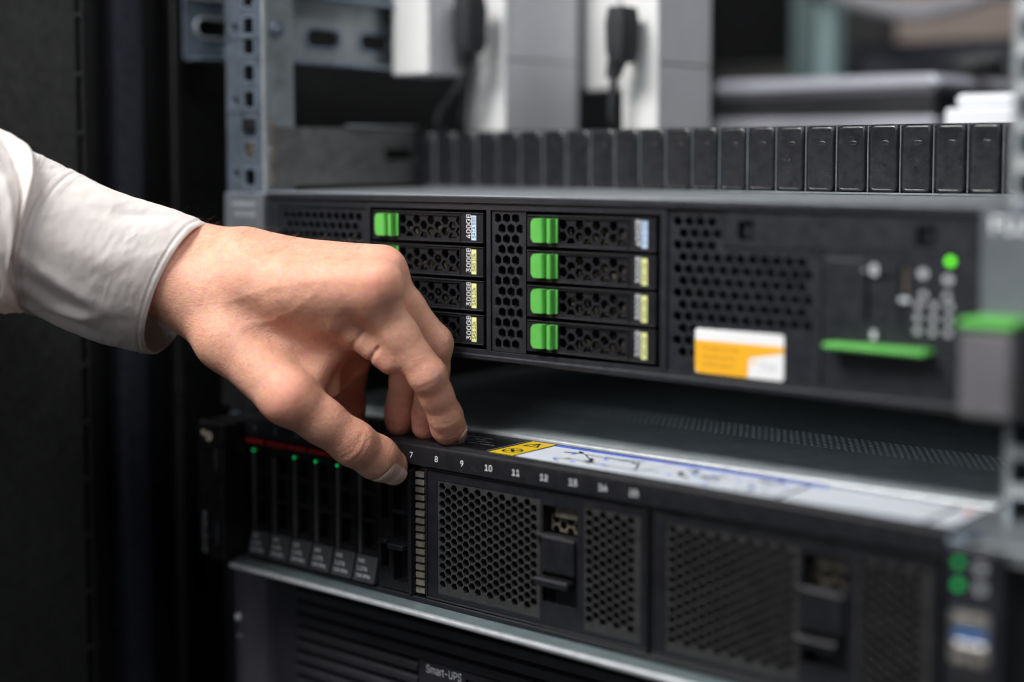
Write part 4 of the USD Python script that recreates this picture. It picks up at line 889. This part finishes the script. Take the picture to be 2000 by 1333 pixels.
ap = thing('network_appliance', 'long black ribbed unit with silver edges above and below, behind the upright modules', 'network unit', (-66, 400, 43))
part(ap, 'housing', [B(-160, 22, 402, 640, 50, 66, 0.5)], black_plastic)
for k in range(60):
    part(ap, 'rib', B(-158+2.98*k, -156.6+2.98*k, 400.4, 402.4, 50.4, 65.4, 0), tile_grey)
silver = MAT('brushed_silver', (0.42, 0.42, 0.47), 0.4, 0.2, var=0.05)
part(ap, 'silver_edge', B(-160, 24, 398, 640, 66, 79, 5.5), silver); part(ap, 'silver_edge', B(-160, 22, 399, 640, 38, 50, 3), silver)
pa = thing('paper_stack', 'bright white folded sheets lying at the right beside the black ribbed unit', 'papers', (90, 340, 37.4))
part(pa, 'sheet', B(62, 120, 325, 430, 37.6, 51.4, 1.5), white_paper); part(pa, 'sheet', B(67, 120, 330, 430, 51.6, 60.5, 2.5), white_paper)
dd = thing('equipment_case', 'dark grey wide case lying behind the silver edged unit', 'case', (-50, 560, 79))
part(dd, 'case_body', B(-165, 40, 645, 780, 38, 118, 3), post_paint); part(dd, 'case_top', B(-166, 41, 644, 781, 118.3, 122, 1), post_paint)
lp = thing('cable_knot', 'black bundled lump lying in front of the brown box', 'cable bundle', (14, 480, 79))
lum = totri(m3.Manifold.sphere(1, 36)); lvv = np.array(lum.vertices); lvv = lvv*(1+.25*(meshkit.fbm(lvv*2.0+5, 2, 8)-.5))[:, None]
part(lp, 'bundle', trimesh.Trimesh(lvv*np.array([24, 16, 9])+np.array([16, 480, 90]) @ np.eye(3), lum.faces, process=False), rubber)
part(lp, 'loose_end', swept([(30, 482, 90), (44, 486, 82), (60, 492, 79), (76, 500, 79)], 5), rubber)
cb = thing('cardboard_box', 'brown cardboard box at the upper right under a drooping grey cable', 'box', (-50, 700, 105))
part(cb, 'box_side', B(-145, 30, 690, 800, 122.4, 205, 1), cardboard); part(cb, 'box_flap', [B(-146, 31, 685, 691, 160, 206, 1)], cardboard)
part(cb, 'box_stripe', B(6, 20, 683, 685.4, 123, 206, .3), ochre)
gc = thing('grey_cable', 'thick pale grey cable drooping across the top right corner', 'cable', (-60, 560, 130))
part(gc, 'cable', swept([(-190, 575, 190), (-134, 565, 158), (-98, 560, 146), (-58, 558, 139), (-18, 558, 146), (20, 562, 156), (60, 570, 170)], 8.5), MAT('mid_grey_cable', (0.2, 0.2, 0.21), 0.5))
tp = thing('rear_post', 'teal grey steel post standing upright at the back of the cabinet', 'post', (-183, 605, 37))
part(tp, 'post', B(-203, -178, 600, 625, -418, 418, 1.5), teal_metal); part(tp, 'post_edge', B(-177.6, -162, 600, 622, -418, 418, 1.5), MAT('pale_teal_steel', (0.20, 0.28, 0.28), 0.5, 0.3))
oc = thing('storage_box', 'dark olive box low in the gap between the pale module and the teal post', 'box', (-270, 690, 38))
part(oc, 'box_body', B(-312, -215, 650, 760, 37, 100, 3), MAT('dark_olive_paint', (0.045, 0.047, 0.04), 0.6)); part(oc, 'box_lid', B(-313, -214, 649, 761, 100.3, 108, 2), MAT('olive_black_paint', (0.02, 0.021, 0.02), 0.6))
ps = thing('support_shelf', 'shelf carrying the things at the back of the cabinet', 'shelf', (0, 690, 30))
part(ps, 'shelf_board', B(-316, 316, 602, 815, 33, 37, 0.5), cab_black)
pl = part(rack, 'added_bright_plate', [B(-229, -227.4, 40, 135, 124, 300, .3)], zinc)  # plate added to make a bright patch above the depth member
